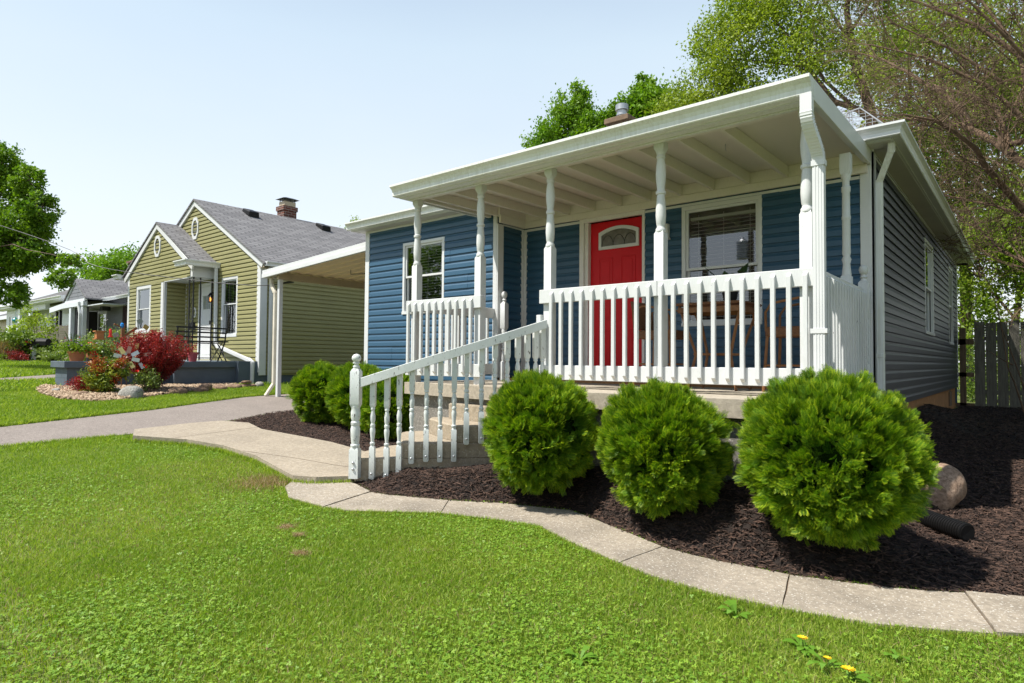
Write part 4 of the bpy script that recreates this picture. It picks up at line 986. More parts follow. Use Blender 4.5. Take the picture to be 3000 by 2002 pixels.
# ------------------------------------------------------------------ gray house
gh = thing('gray_house', (-29, 12, -.3), 'gray sided house with a small gabled front porch', 'house')
FG = FR((0, 9.4, 0), (1, 0, 0), (0, -1, 0)); FG2 = FR((0, 8.5, 0), (1, 0, 0), (0, -1, 0))
PG_ = [(0, .02), (.9, .012), (1.0, .004)]
GWn = [(-26.45, -25.35, .8, 2.12), (-31.2, -30.1, .55, 2.0)]
b = MB(); siding(b, FG, 0, 2.32, lambda z: (-32.2, -22.4), GWn, .15, prof=PG_); slab_wall(b, FG, 0, 2.4, -32.2, -22.4, GWn, .09)
F_gs = FR((-22.4, 0, 0), (0, 1, 0), (1, 0, 0)); siding(b, F_gs, 0, 2.32, lambda z: (9.4, 18), (), .15, prof=PG_); slab_wall(b, F_gs, 0, 2.4, 9.4, 18, (), .09)
F_gl = FR((-32.2, 0, 0), (0, 1, 0), (-1, 0, 0)); slab_wall(b, F_gl, 0, 2.4, 9.4, 18, (), .09)
FGf = FR((0, 8.62, 0), (1, 0, 0), (0, -1, 0)); GW3 = [(-31.0, -30.35, .75, 1.98)]
siding(b, FGf, .05, 2.1, lambda z: (-32.2, -30.0), GW3, .15, prof=PG_); slab_wall(b, FGf, .05, 2.1, -32.2, -30.0, GW3, .09)
b.build('wall', m_gray, gh); window(gh, FGf, *GW3[0], cas=.07, slats=False)
b = MB(); b.box(-32.1, 9.45, -1, -22.45, 18, 0); b.box(-32.3, 8.3, -1, -27.9, 9.45, .05); b.build('foundation', m_conc, gh)
for x0, x1, z0, z1 in GWn: window(gh, FG, x0, x1, z0, z1, cas=.1, slats=False)
for x in (-31.16, -30.2):
    b = MB(); b.fbox(FGf, x-.11, x+.11, .7, 2.0, .02, .05)
    b.build('shutter', m_iron, gh)
b = MB(); b.fbox(FG, -28.2, -27.35, .05, 2.1, .0, .05); 
for i in range(6): b.fbox(FG, -28.15+i*.14, -28.12+i*.14, .1, 2.05, .05, .07)
b.build('security_door', plain('dark_maroon_iron', (.035, .012, .014, 1), .5), gh)
for x in (-31.45, -29.95):
    b = MB(); b.box(x-.12, 8.42, .05, x+.12, 8.58, 2.1); b.build('porch_column', m_whites, gh, bevel=.01)
b = MB(); b.box(-32.3, 8.4, 2.12, -29.7, 8.55, 2.32); b.box(-32.3, 8.55, 2.1, -27.9, 9.4, 2.14); b.fbox(FG2, -32.3, -29.7, 2.3, 2.42, 0, .06)
rake(b, FG2, -30.95, 3.30, (-32.3, -29.5), 2.42, .1, .04, .01)
b.build('trim_board', m_whites, gh)
b = MB(); b.fbox(FG, -22.5, -22.4, 0, 2.3, .02, .05); b.build('corner_trim', m_whites, gh)
b = MB(); siding(b, FG2, 2.42, 3.25, gab(-30.95, 3.27, 2.42, -32.2, -29.62), (), .15, prof=PG_); b.hexa([(-32.2, 8.6, 2.40), (-29.6, 8.6, 2.40), (-29.6, 8.5, 2.40), (-32.2, 8.5, 2.40), (-30.97, 8.6, 3.25), (-30.93, 8.6, 3.25), (-30.93, 8.5, 3.25), (-30.97, 8.5, 3.25)]); b.build('gable_wall', m_gray, gh)
rf = gabled('porch_roof', -30.95, 3.33, -32.4, -29.45, 2.42, 8.4, 11.5, m_sh_x, gh)
b = MB(); hip(b, -32.5, -22.1, 9.05, 18.5, 2.42, .40); b.build('roof', [m_sh_y, m_sh_x], gh)
gutter('gutter', [(-29.5, 9.1), (-22.1, 9.1), (-22.1, 18)], [(0, -1, 0), (1, -1, 0), (1, 0, 0)], m_vinyl, gh, 2.34, 1)
b = MB(); b.bar((-30.1, 8.36, 2.3), (-30.1, 8.36, 2.1), .1, .08, up=(0, -1, 0)); b.bar((-30.1, 8.36, 2.12), (-29.95, 8.36, 1.8), .1, .08, up=(0, -1, 0)); b.bar((-29.95, 8.36, 1.82), (-29.95, 8.36, .0), .1, .08, up=(0, -1, 0)); b.bar((-29.95, 8.36, .02), (-30.15, 8.3, -.25), .1, .08, up=(0, -1, 0)); b.build('downspout', m_vinyl, gh, bevel=.01)
b = MB(); b.box(-29.4, 8.9, 1.93, -29.1, 9.2, 2.1); b.build('porch_lamp', m_iron, gh)
ch = MB(); ch.box(-31.0, 13.6, 2.6, -30.2, 14.4, 4.9); ch.build('chimney', m_brick, gh)
# ------------------------------------------------------------------ white house
wh = thing('white_house', (-43, 14, 0), 'white hip roofed house behind flowering shrubs', 'house')
F1 = FR((0, 10.6, 0), (1, 0, 0), (0, -1, 0)); F2 = FR((0, 10.0, 0), (1, 0, 0), (0, -1, 0)); Fs = FR((-37.6, 0, 0), (0, 1, 0), (1, 0, 0))
WH = [(-49.3, -48.5, 1.0, 2.6)]
b = MB(); siding(b, F2, .1, 2.85, lambda z: (-49.9, -45.4), WH, .13, prof=PG_); slab_wall(b, F2, .1, 2.95, -49.9, -45.4, WH, .1); siding(b, F1, .1, 2.85, lambda z: (-45.4, -37.6), [(-42.9, -41.9, 1.2, 2.5)], .13, prof=PG_); slab_wall(b, F1, .1, 2.95, -45.4, -37.6, [(-42.9, -41.9, 1.2, 2.5)], .1); siding(b, Fs, .1, 2.85, lambda z: (10.6, 20), (), .13, prof=PG_); slab_wall(b, Fs, .1, 2.95, 10.6, 20, (), .1); b.build('wall', m_whites, wh)
window(wh, F2, *WH[0], cas=.1, slats=False); window(wh, F1, -42.9, -41.9, 1.2, 2.5, cas=.1, slats=False)
b = MB(); b.box(-49.8, 10.1, -1, -37.7, 20, .1); b.build('foundation', m_conc, wh)
b = MB(); hip(b, -51.0, -37.0, 9.5, 21, 3.0, .43); b.build('roof', [m_sh_y, m_sh_x], wh)
b = MB(); b.box(-50.9, 9.6, 2.9, -37.1, 10.0, 2.96); b.box(-46.1, 9.75, .1, -45.7, 10.0, 2.9); b.box(-45.7, 9.8, 2.6, -40.8, 10.0, 2.9); b.build('trim_board', m_whites, wh)
gutter('gutter', [(-51.0, 9.6), (-37.0, 9.6), (-37.0, 20)], [(0, -1, 0), (1, -1, 0), (1, 0, 0)], m_vinyl, wh, 2.92, 1.3)
ch = MB(); ch.box(-43.3, 14.6, 4.6, -42.2, 15.4, 5.9); ch.box(-43.4, 14.5, 5.9, -42.1, 15.5, 6.0); ch.build('chimney', m_brick, wh)
b = MB(); b.lathe((-46.6, 9.75), [(2.0, .02), (2.06, .15), (2.2, .18), (2.3, .12), (2.36, .03)], 12); b.tube([(-46.6, 9.75, 2.36), (-46.6, 9.75, 2.8)], .01, 4)
o = b.build('hanging_ornament', m_teal, None, smooth=True); tag(o, 'teal glass ball hanging at the white house porch', 'ornament')
# tan garage behind the leaves
tg = thing('tan_garage', (-66, 18, .3), 'tan garage with a gray roof at the far left edge', 'garage')
b = MB(); F3 = FR((0, 14, 0), (1, 0, 0), (0, -1, 0)); siding(b, F3, .2, 3.4, lambda z: (-74, -60), (), .2, prof=PG_); slab_wall(b, F3, .2, 3.4, -74, -60, (), .1); b.box(-74, 14.1, .2, -60, 20, 3.3); b.build('wall', m_trimtan, tg)
b = MB(); hip(b, -74.8, -59.2, 13.3, 24, 3.5, .4); b.build('roof', [m_sh_y, m_sh_x], tg)
b = MB(); b.box(-74.8, 13.3, 3.2, -59.3, 13.45, 3.5); b.build('fascia', m_whites, tg)
# gray house carport with iron posts
c2 = thing('gray_house_carport', (-36, 11, 0), 'small white carport roof on black iron posts beside the gray house', 'carport')
b = MB(); b.hexa([(-38.4, 9.4, 2.25), (-33.0, 9.4, 2.55), (-33.0, 14, 2.55), (-38.4, 14, 2.25), (-38.4, 9.4, 2.50), (-33.0, 9.4, 2.80), (-33.0, 14, 2.80), (-38.4, 14, 2.50)]); b.build('roof_panel', m_whites, c2)
for x in (-37.7, -37.1):
    b = MB(); b.box(x-.06, 9.5, -.3, x+.06, 9.6, 2.35); b.build('post', m_iron, c2)
# fence between the far houses
def board_fence(name, x0, y0, x1, y1, h, bw, mat, label, root_loc, zf, gapf=.01, posts=False):
    t = thing(name, root_loc, label, 'fence'); L = math.dist((x0, y0), (x1, y1)); n = int(L/bw); dx, dy = (x1-x0)/L, (y1-y0)/L; b = MB()
    for i in range(n):
        a0 = i*bw+gapf/2; a1 = (i+1)*bw-gapf/2; hh = h+rnd.uniform(-.03, .03); z = zf
        th = .01; jx, jy = -dy, dx; k = rnd.uniform(-.006, .006)
        p = [(x0+dx*a0+jx*(k-th), y0+dy*a0+jy*(k-th)), (x0+dx*a1+jx*(k-th), y0+dy*a1+jy*(k-th)), (x0+dx*a1+jx*(k+th), y0+dy*a1+jy*(k+th)), (x0+dx*a0+jx*(k+th), y0+dy*a0+jy*(k+th))]
        b.hexa([(*q, z-.05) for q in p]+[(*q, z+hh) for q in p])
    b.build('fence_boards', mat, t)
    b = MB()
    for zz in (zf+.35, zf+h-.35): b.bar((x0+(-dy)*.04, y0+dx*.04, zz), (x1+(-dy)*.04, y1+dx*.04, zz), .04, .09)
    b.build('fence_rail', mat, t); return t
board_fence('board_fence', -38.9, 9.0, -32.4, 9.9, 1.65, .15, m_fence, 'weathered board fence beside the gray house', (-36, 9.5, -.1), -.12)
board_fence('board_fence', -.92, 16.45, 5.0, 16.7, 1.83, .19, plain('gray_fence_boards', (.165, .155, .13, 1), .9, .3, 5, 5, .5, 12, co=(7, 7, .8)), 'tall gray plank fence closing the yard behind the blue house', (1.5, 16.6, -.9), -.93)
gt = thing('fence_gate', (-1.1, 16.4, -.9), 'brown open gate frame between house corner and plank fence', 'gate')
b = MB(); b.box(-1.17, 16.38, -.95, -1.06, 16.46, .78); b.box(-1.32, 16.38, .42, -.92, 16.44, .54); b.box(-1.32, 16.38, -.26, -.92, 16.44, -.17); b.box(-1.32, 16.38, -.93, -.92, 16.44, -.82)
b.build('gate_frame', m_fence2, gt)
b = MB()
for i in range(12):
    b.bar((-1.05+i*.02, 16.5, -.85), (-1.05+i*.02, 16.5, .45), .002, .002)
for i in range(16): b.bar((-1.06, 16.5, -.8+i*.08), (-.82, 16.5, -.8+i*.08), .002, .002)
b.build('wire_mesh', m_steel, gt)
# ------------------------------------------------------------------ foliage builders
def rand_frames(n, up_bias=0, outward=None, ob=0):
    N = rng.normal(size=(n, 3)); N[:, 2] += up_bias
    if outward is not None: N += outward*ob
    N /= np.linalg.norm(N, axis=1)[:, None]
    A = rng.normal(size=(n, 3)); A -= (A*N).sum(1)[:, None]*N; A /= np.linalg.norm(A, axis=1)[:, None]
    return N, A, np.cross(N, A)
def leaf_quads(C, size, wid=.5, up=.5, outward=None, ob=0, fold=.12):
    n = len(C); N, A, B = rand_frames(n, up, outward, ob); s = (size*rng.uniform(.65, 1.3, n))[:, None]
    V = np.stack([C-A*s*.5, C+B*s*wid*.5+A*s*.05+N*s*fold, C+A*s*.5, C-B*s*wid*.5+A*s*.05+N*s*fold], 1)
    F = np.arange(n*4).reshape(n, 4); return V.reshape(-1, 3), F
def clump_points(c, r, n, sub=10, tight=.28, shell=.55):
    c = np.array(c); r = np.array(r)*np.ones(3)
    d = rng.normal(size=(sub, 3)); d /= np.linalg.norm(d, axis=1)[:, None]; rad = rng.uniform(shell, 1, sub)[:, None]; S = d*rad
    w_ = rng.uniform(.4, 1.6, sub); w_ /= w_.sum(); k = rng.choice(sub, n, p=w_)
    P = S[k]+rng.normal(size=(n, 3))*tight
    return c+P*r, c+S*r, k
def make_tree(name, base, label, group, trunk, limbs, clumps, mat, leaf, dens, bark, hue0=0, cat='tree', sub=12, tight=.25, twig=.01, up=.4, hues=.5):
    t = thing(name, base, label, cat, group)
    b = MB()
    for pts, r0, r1 in trunk+limbs:
        n = len(pts); b.tube(pts, list(np.linspace(r0, r1, n)), 9)
    Vs = []; Hs = []; cnt = 0
    for c, r, n in clumps:
        P, S, k = clump_points(c, r, int(n*dens), sub, tight)
        V, F = leaf_quads(P, leaf, .55, up); Vs.append(V)
        h = rng.uniform(0, 1, sub)[k]*hues+rng.uniform(0, 1, len(P))*(1-hues)*.9+hue0; Hs.append(h)
        cc = Vector(c)
        for q in S[:max(3, sub//2)]:
            q = Vector(q); m_ = cc.lerp(q, .5)+Vector((rnd.uniform(-.1, .1), rnd.uniform(-.1, .1), rnd.uniform(-.05, .15)))*float(np.mean(r))
            b.tube([cc-Vector((0, 0, float(np.mean(r))*.35)), m_, q], [twig*1.6, twig, twig*.4], 4, cap=False)
    b.build('trunk', bark, t, smooth=True)
    V = np.concatenate(Vs); F = np.arange(len(V)).reshape(-1, 4)
    npmesh('crown', V, F, mat, np.clip(np.concatenate(Hs), 0, 1), None, t); return t
def curve(a, c, sag=.0, n=5, j=.05):
    a = Vector(a); c = Vector(c); L = (c-a).length; out = []
    for i in range(n+1):
        t = i/n; p = a.lerp(c, t)+Vector((0, 0, sag*L*math.sin(math.pi*t)))
        if 0 < i < n: p += Vector((rnd.uniform(-j, j), rnd.uniform(-j, j), rnd.uniform(-j, j)))*L
        out.append(p)
    return out
# ---- arborvitae globes
def spray_template():
    V = []; F = []; T = []
    def quad(a, c, w0, w1, tip):
        a = np.array(a); c = np.array(c); d = c-a; d /= np.linalg.norm(d); n = np.array([-d[1], d[0], 0]); k = len(V)
        V.extend([a-n*w0, a+n*w0, c+n*w1, c-n*w1]); F.append((k, k+1, k+2, k+3)); T.append(tip)
    quad((0, 0, 0), (0, .5, .0), .020, .016, 0); quad((0, .5, 0), (0, 1, -.03), .026, .008, .95)
    for i, y in enumerate((.10, .21, .32, .43, .54, .66, .78)):
        L = (.40-.32*abs(y-.38))*1.0
        for s in (-1, 1):
            p0 = (0, y, 0); p1 = (s*L*.62, y+L*.55, -.02); p2 = (s*L*1.0, y+L*.98, -.06)
            quad(p0, p1, .012, .024, .1); quad(p1, p2, .025, .006, .9)
    return np.array(V), np.array(F), np.array(T)
TV, TF, TT = spray_template()
def arborvitae(c, r, n, label, group='clipped arborvitae globes', size=.085, seed=0, reject=None, zs=1.0):
    rg = np.random.default_rng(seed)
    t = thing('arborvitae', (c[0], c[1], g(c[0], c[1])), label, 'shrub', group)
    lob = rg.normal(size=(26, 3)); lob /= np.linalg.norm(lob, axis=1)[:, None]; la = rg.uniform(-.10, .10, 26)
    def radius(d): return 1+sum(la[i]*np.exp(-((d-lob[i])**2).sum(1)/.10) for i in range(26))
    nb = 520; bd = rg.normal(size=(nb, 3)); bd /= np.linalg.norm(bd, axis=1)[:, None]; bl = rg.uniform(.88, 1.06, nb); bh = rg.uniform(0, 1, nb)
    kb = rg.integers(0, nb, n); tt = rg.uniform(0, 1, n)**.6
    d = bd[kb]+rg.normal(size=(n, 3))*(.075*(1.3-tt))[:, None]; d /= np.linalg.norm(d, axis=1)[:, None]
    rr = radius(d)*(.72+.28*tt)*bl[kb]
    rr = rr*(1+.05*np.minimum(rg.exponential(1, n), 1.3)*(rg.uniform(0, 1, n) < .15))*(1+.14*np.clip(-d[:, 2]-.25, 0, .6))
    sc3 = np.array([r, r, r*zs])
    P = np.array(c)+d*rr[:, None]*sc3
    gz = gv(P[:, 0], P[:, 1])+.02+mzf(P[:, 0], P[:, 1])*(P[:, 0] > -5.3); ok = (P[:, 2] > gz)
    if reject is not None: ok &= ~reject(P)
    P, d, rr = P[ok], d[ok], rr[ok]; n = len(P)
    Y = d*.85+np.array([0, 0, .40])+rg.normal(size=(n, 3))*.30
    Y /= np.linalg.norm(Y, axis=1)[:, None]
    Nn = rg.normal(size=(n, 3))+d*.35; Nn -= (Nn*Y).sum(1)[:, None]*Y; Nn /= np.linalg.norm(Nn, axis=1)[:, None]; X = np.cross(Y, Nn)
    s = (size*rg.uniform(.65, 1.35, n))[:, None, None]
    V = P[:, None, :]+s*(TV[None, :, 0:1]*X[:, None]+TV[None, :, 1:2]*Y[:, None]+TV[None, :, 2:3]*Nn[:, None])
    F = (TF[None]+(np.arange(n)*len(TV))[:, None, None]).reshape(-1, 4)
    hue = np.repeat(np.clip(rg.uniform(0, .5, n)+.5*bh[kb[ok]], 0, 1), len(TF)); tipv = np.tile(TT, n)*np.repeat(np.clip(rg.uniform(.15, 1.0, n)*(tt[ok]**1.5)*1.1, 0, 1), len(TT))
    npmesh('foliage', V.reshape(-1, 3), F, m_thuja, hue, tipv, t)
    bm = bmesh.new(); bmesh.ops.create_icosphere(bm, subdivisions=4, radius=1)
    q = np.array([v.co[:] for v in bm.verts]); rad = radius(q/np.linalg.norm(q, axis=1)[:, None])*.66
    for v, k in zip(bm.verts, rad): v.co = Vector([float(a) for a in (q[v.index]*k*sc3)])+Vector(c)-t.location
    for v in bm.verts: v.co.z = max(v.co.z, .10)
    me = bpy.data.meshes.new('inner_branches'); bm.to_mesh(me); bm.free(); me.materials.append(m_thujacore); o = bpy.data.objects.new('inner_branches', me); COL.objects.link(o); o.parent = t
    return t
slabrej = lambda P: ((P[:, 1] > 4.40+np.clip(-2.86-P[:, 0], 0, 3)*.17) & (P[:, 2] < -.20) & (P[:, 0] > -5.8) & (P[:, 0] < -1.0))
arborvitae((-.935, 4.05, -.535), .47, 25000, 'largest arborvitae globe, at the right end of the porch', size=.056, zs=.94, seed=1, reject=slabrej)
arborvitae((-1.965, 4.02, -.575), .405, 19000, 'middle arborvitae globe of the three in front of the porch rail', size=.055, seed=2, reject=slabrej)
arborvitae((-3.12, 4.14, -.56), .425, 19000, 'arborvitae globe beside the stair handrail in front of the porch', size=.057, seed=3, reject=slabrej)
arborvitae((-8.62, 5.68, -.53), .41, 5600, 'arborvitae globe at the left corner of the blue house, next to the driveway', size=.085, seed=4)
arborvitae((-7.75, 5.78, -.53), .41, 5600, 'arborvitae globe under the window wall, just left of the ball newel', size=.085, seed=5)
arborvitae((-6.95, 5.70, -.62), .42, 4800, 'arborvitae globe between the handrail newel and the end of the porch slab', size=.085, seed=6)

# ---- lawn grass
EXCL = [DRIVE, DRIVE2, shrink(PAD, .015), shrink(PATH, .015), shrink(MULCH, .03), shrink(MULCH2, .02), ROCKBED, [(-8.5, 6.4), (-1, 6.4), (-1, 17), (-8.5, 17)], [(-21.7, 7.0), (-14.2, 7.0), (-14.2, 18.5), (-21.7, 18.5)], [(-21.6, 5.8), (-14.6, 5.8), (-14.6, 8), (-21.6, 8)], [(-15.74, 3.9), (-14.8, 3.9), (-14.8, 6), (-15.74, 6)], [(-5.8, 4.4), (-1, 4.4), (-1, 7), (-5.8, 7)], [(-32.5, 8.3), (-22, 8.3), (-22, 19), (-32.5, 19)]]
DIRT = [(-4.052, 2.42, .05), (-3.439, 2.145, .035), (-3.801, 2.352, .022)]
def scatter(n, x0, x1, y0, y1, dens=None):
    x = rng.uniform(x0, x1, n); y = rng.uniform(y0, y1, n); ok = np.ones(n, bool)
    for p in EXCL: ok &= ~inpoly(x, y, p)
    if dens is not None: ok &= rng.uniform(0, 1, n) < dens(x, y)
    for a, c, r in DIRT: ok &= ((x-a)**2+(y-c)**2 > r*r)
    return x[ok], y[ok]
def patchy(x, y): return .5+.5*np.sin(x*1.7+1.3*np.sin(y*1.1))*np.cos(y*1.9+.7*np.sin(x*2.3))
def in_view(x, y, m=.35):
    fx = -math.sin(YAW)*x+math.cos(YAW)*y; rx = math.cos(YAW)*x+math.sin(YAW)*y
    return (fx > .3) & (np.abs(rx) < fx*.90+m*2)
def blades(x, y, h, wd, lean=.55):
    n = len(x); z = gv(x, y); a = rng.uniform(0, 2*np.pi, n); hh = h*rng.uniform(.45, 1.35, n); w2 = wd*rng.uniform(.7, 1.3, n)/2
    la = rng.uniform(0, 2*np.pi, n); ll = hh*np.abs(rng.normal(0, lean, n)); dx, dy = np.cos(a)*w2, np.sin(a)*w2; lx, ly = np.cos(la)*ll, np.sin(la)*ll
    B = np.stack([x, y, z], 1); D_ = np.stack([dx, dy, 0*x], 1); M1 = np.stack([lx*.35, ly*.35, hh*.6], 1); M2 = np.stack([lx, ly, hh*.95], 1)
    V = np.stack([B-D_, B+D_, B+M1+D_*.8, B+M1-D_*.8, B+M2], 1); k = np.arange(n)[:, None]*5
    F = np.concatenate([k+np.array([[0, 1, 2, 3]]), k+np.array([[3, 2, 4, 4]])], 0)
    return V.reshape(-1, 3), F
def trifix(name, Vs, Qs, Hs, mat):
    """join quads (with degenerate last pair as triangles) into one mesh of triangles"""
    off = 0; FT = []; HT = []; VV = []
    for V, Q, H in zip(Vs, Qs, Hs):
        T1 = Q[:, [0, 1, 2]]; T2 = Q[:, [0, 2, 3]]; deg = Q[:, 2] == Q[:, 3]
        FT += [T1+off, T2[~deg]+off]; HT += [H, H[~deg]]; VV.append(V); off += len(V)
    return npmesh(name, np.concatenate(VV), np.concatenate(FT), mat, np.concatenate(HT))
Vs, Qs, Hs = [], [], []
def addgrass(n, box, h, wd, dens=None, hue=None, lean=.55, view=True):
    x, y = scatter(n, *box, dens=dens)
    if view: k = in_view(x, y, .8); x, y = x[k], y[k]
    V, F = blades(x, y, h, wd, lean); p = patchy(x, y)
    p2 = .5+.5*np.sin(x*5.3+2*np.sin(y*3.1))*np.cos(y*6.1+1.7*np.sin(x*4.3))
    hb = np.clip(rng.uniform(0, 1, len(x))**1.3*.75+.22*p+.16*p2-.08, 0, 1) if hue is None else hue(x, y)
    Vs.append(V); Qs.append(F); Hs.append(np.concatenate([hb, hb]))
addgrass(400000, (-4.6, 1.4, .9, 3.9), .024, .0030, lean=.8)
addgrass(420000, (-9.0, -.2, -.5, 4.9), .030, .0042, lean=.7)
addgrass(260000, (-15, -8.9, -1, 8.2), .045, .009)
addgrass(150000, (-34, -14, 0, 9), .09, .028)
addgrass(60000, (-80, -30, -5, 40), .14, .09)
addgrass(9000, (-9, -8.4, -1, 4), .05, .006); 
# taller fringe along the path, pad and drive edges
def fringe(poly, idx, n, h, wd, spread=.03):
    P = [np.array(poly[i]) for i in idx]; X = []; Y = []
    for a, c in zip(P, P[1:]):
        L = np.linalg.norm(c-a); k = int(n*L); t = rng.uniform(0, 1, k); q = a+(c-a)*t[:, None]; d = (c-a)/L; nn = np.array([d[1], -d[0]])
        q = q+nn*np.abs(rng.normal(0, spread, k))[:, None]; X.append(q[:, 0]); Y.append(q[:, 1])
    x, y = np.concatenate(X), np.concatenate(Y); V, F = blades(x, y, h, wd, .5); hb = np.clip(rng.uniform(.1, 1, len(x)), 0, 1); Vs.append(V); Qs.append(F); Hs.append(np.concatenate([hb, hb]))
fringe(outer, range(1, len(outer)), 1500, .040, .0035)
fringe(PAD, range(0, 8), 1100, .06, .006)
fringe([(-8.75, 0), (-8.74, 1.73), (-8.81, 2.35), (-8.84, 2.9)], range(4), 900, .05, .006)
fringe([(-11.98, 7.05), (-11.76, 6.04), (-10.73, 4.01), (-10.38, 3.02), (-9.99, 1.97), (-9.82, 0)], range(6), 900, .07, .010)
tag(trifix('lawn_grass', Vs, Qs, Hs, m_grass), 'mown lawn grass with patchy light and dark green', 'grass', kind='stuff')
# dry blades
Vs, Qs, Hs = [], [], []
x, y = scatter(60000, -7, 1.4, .6, 4.6); V, F = blades(x, y, .026, .003, 1.4); h_ = rng.uniform(0, 1, len(x)); Vs.append(V); Qs.append(F); Hs.append(np.concatenate([h_, h_]))
for a, c, r in DIRT:
    k = 380; x = a+rng.normal(0, r*.75, k); y = c+rng.normal(0, r*.75, k); V, F = blades(x, y, .018, .003, 2.0); V[:, 2] += .012; h_ = rng.uniform(.4, 1, k); Vs.append(V); Qs.append(F); Hs.append(np.concatenate([h_, h_]))
x, y = scatter(9000, -6.3, -5.0, 2.7, 3.5, dens=lambda x, y: np.exp(-((x+5.6)**2+(y-3.15)**2)/.06)); V, F = blades(x, y, .06, .004, .8); h_ = rng.uniform(.3, 1, len(x)); Vs.append(V); Qs.append(F); Hs.append(np.concatenate([h_, h_]))
tag(trifix('dry_grass', Vs, Qs, Hs, m_straw), 'dry straw coloured blades and bare spots in the lawn', 'dry grass', kind='stuff')
# clover: three rounded leaflets
def clover(n, box, size, dens=None):
    x, y = scatter(n, *box, dens=dens); k = in_view(x, y, .5); x, y = x[k], y[k]; n = len(x); z = gv(x, y)+rng.uniform(.012, .034, n)
    C = np.stack([x, y, z], 1); N, A, B = rand_frames(n, 3.0); s = (size*rng.uniform(.6, 1.3, n))[:, None]; out = []
    for j in range(3):
        t = 2*math.pi*j/3; d = A*math.cos(t)+B*math.sin(t); e = -A*math.sin(t)+B*math.cos(t)
        out.append(np.stack([C, C+d*s*.45+e*s*.42, C+d*s*.95, C+d*s*.45-e*s*.42], 1))
    V = np.stack(out, 1).reshape(-1, 3); F = np.arange(n*12).reshape(-1, 4); return V, F, np.repeat(rng.uniform(0, 1, n), 3)
cv = lambda x, y: np.clip(.35+.8*(np.sin(x*1.9+.8)*np.cos(y*2.1+x*.5)), .04, 1)
a1 = clover(85000, (-3.8, 1.2, .9, 3.9), .0082, cv); a2 = clover(90000, (-9, -.5, .2, 4.8), .0105, cv)
V = np.concatenate([a1[0], a2[0]]); F = np.concatenate([a1[1], a2[1]+len(a1[0])])
tag(npmesh('clover', V, F, m_clover, np.concatenate([a1[2], a2[2]])), 'low clover growing through the lawn', 'clover', kind='stuff')
# broad-leaf weeds and dandelions
def rosette(name, x, y, n, L, wd, label, mat=m_clover, cat='weed', up=.35):
    z = g(x, y)+.01; t = thing(name, (x, y, z), label, cat); b = MB()
    for i in range(n):
        a = rnd.uniform(0, 6.28); l = L*rnd.uniform(.6, 1.1); d = Vector((math.cos(a), math.sin(a), 0)); s = Vector((-d.y, d.x, 0))*wd*l; e = rnd.uniform(up*.4, up*1.4)
        p = Vector((x, y, z)); q = [p, p+d*l*.35+Vector((0, 0, l*e))+s*.6, p+d*l*.7+Vector((0, 0, l*e*1.2))+s, p+d*l+Vector((0, 0, l*e*.8)), p+d*l*.7+Vector((0, 0, l*e*1.2))-s, p+d*l*.35+Vector((0, 0, l*e))-s*.6]
        b.add(q, [(0, 1, 5), (1, 2, 4, 5), (2, 3, 4)])
    b.build('leaves', mat, t); return t
def dandelion(x, y, h, r, label, leaves=9):
    t = rosette('dandelion', x, y, leaves, .10, .14, label, cat='flower', up=.3); z = g(x, y)+.01; b = MB()
    b.tube([(x, y, z), (x+.006, y, z+h*.6), (x+.004, y-.004, z+h)], .0016, 5); b.build('stem', m_shrub, t)
    b = MB(); c = Vector((x+.004, y-.004, z+h)); r = r*1.25
    for k in range(46):
        a = k*2.4; rr = r*(.35+.65*(k % 5)/4); d = Vector((math.cos(a), math.sin(a), .25+.5*(1-(k % 5)/4))).normalized(); s = Vector((-math.sin(a), math.cos(a), 0))*r*.10
        b.add([c-s, c+s, c+d*rr+s, c+d*rr-s], [(0, 1, 2, 3)])
    b.build('flower_head', m_yellow, t)
dandelion(-.748, 2.80, .05, .018, 'dandelion in bloom beside a pinkish stalk, upper one of the lawn edge trio')
dandelion(-.630, 2.70, .04, .013, 'small half closed dandelion, middle one of the lawn edge trio', 6)
dandelion(-.545, 2.64, .045, .021, 'largest dandelion flower, lowest of the three at the picture edge', 6)
rosette('lawn_weed', -1.079, 2.965, 9, .09, .22, 'broad leaved weed at the path edge under the middle globe')
rosette('lawn_weed', -1.393, 2.114, 10, .075, .18, 'grayish lobed weed in the lawn near the bottom edge')
rosette('lawn_weed', -.737, 2.824, 9, .07, .2, 'dark leaved weed in the lawn right of the dandelions')
rosette('lawn_weed', -.429, 2.964, 8, .06, .2, 'low round leaved weed close to the right end of the path')
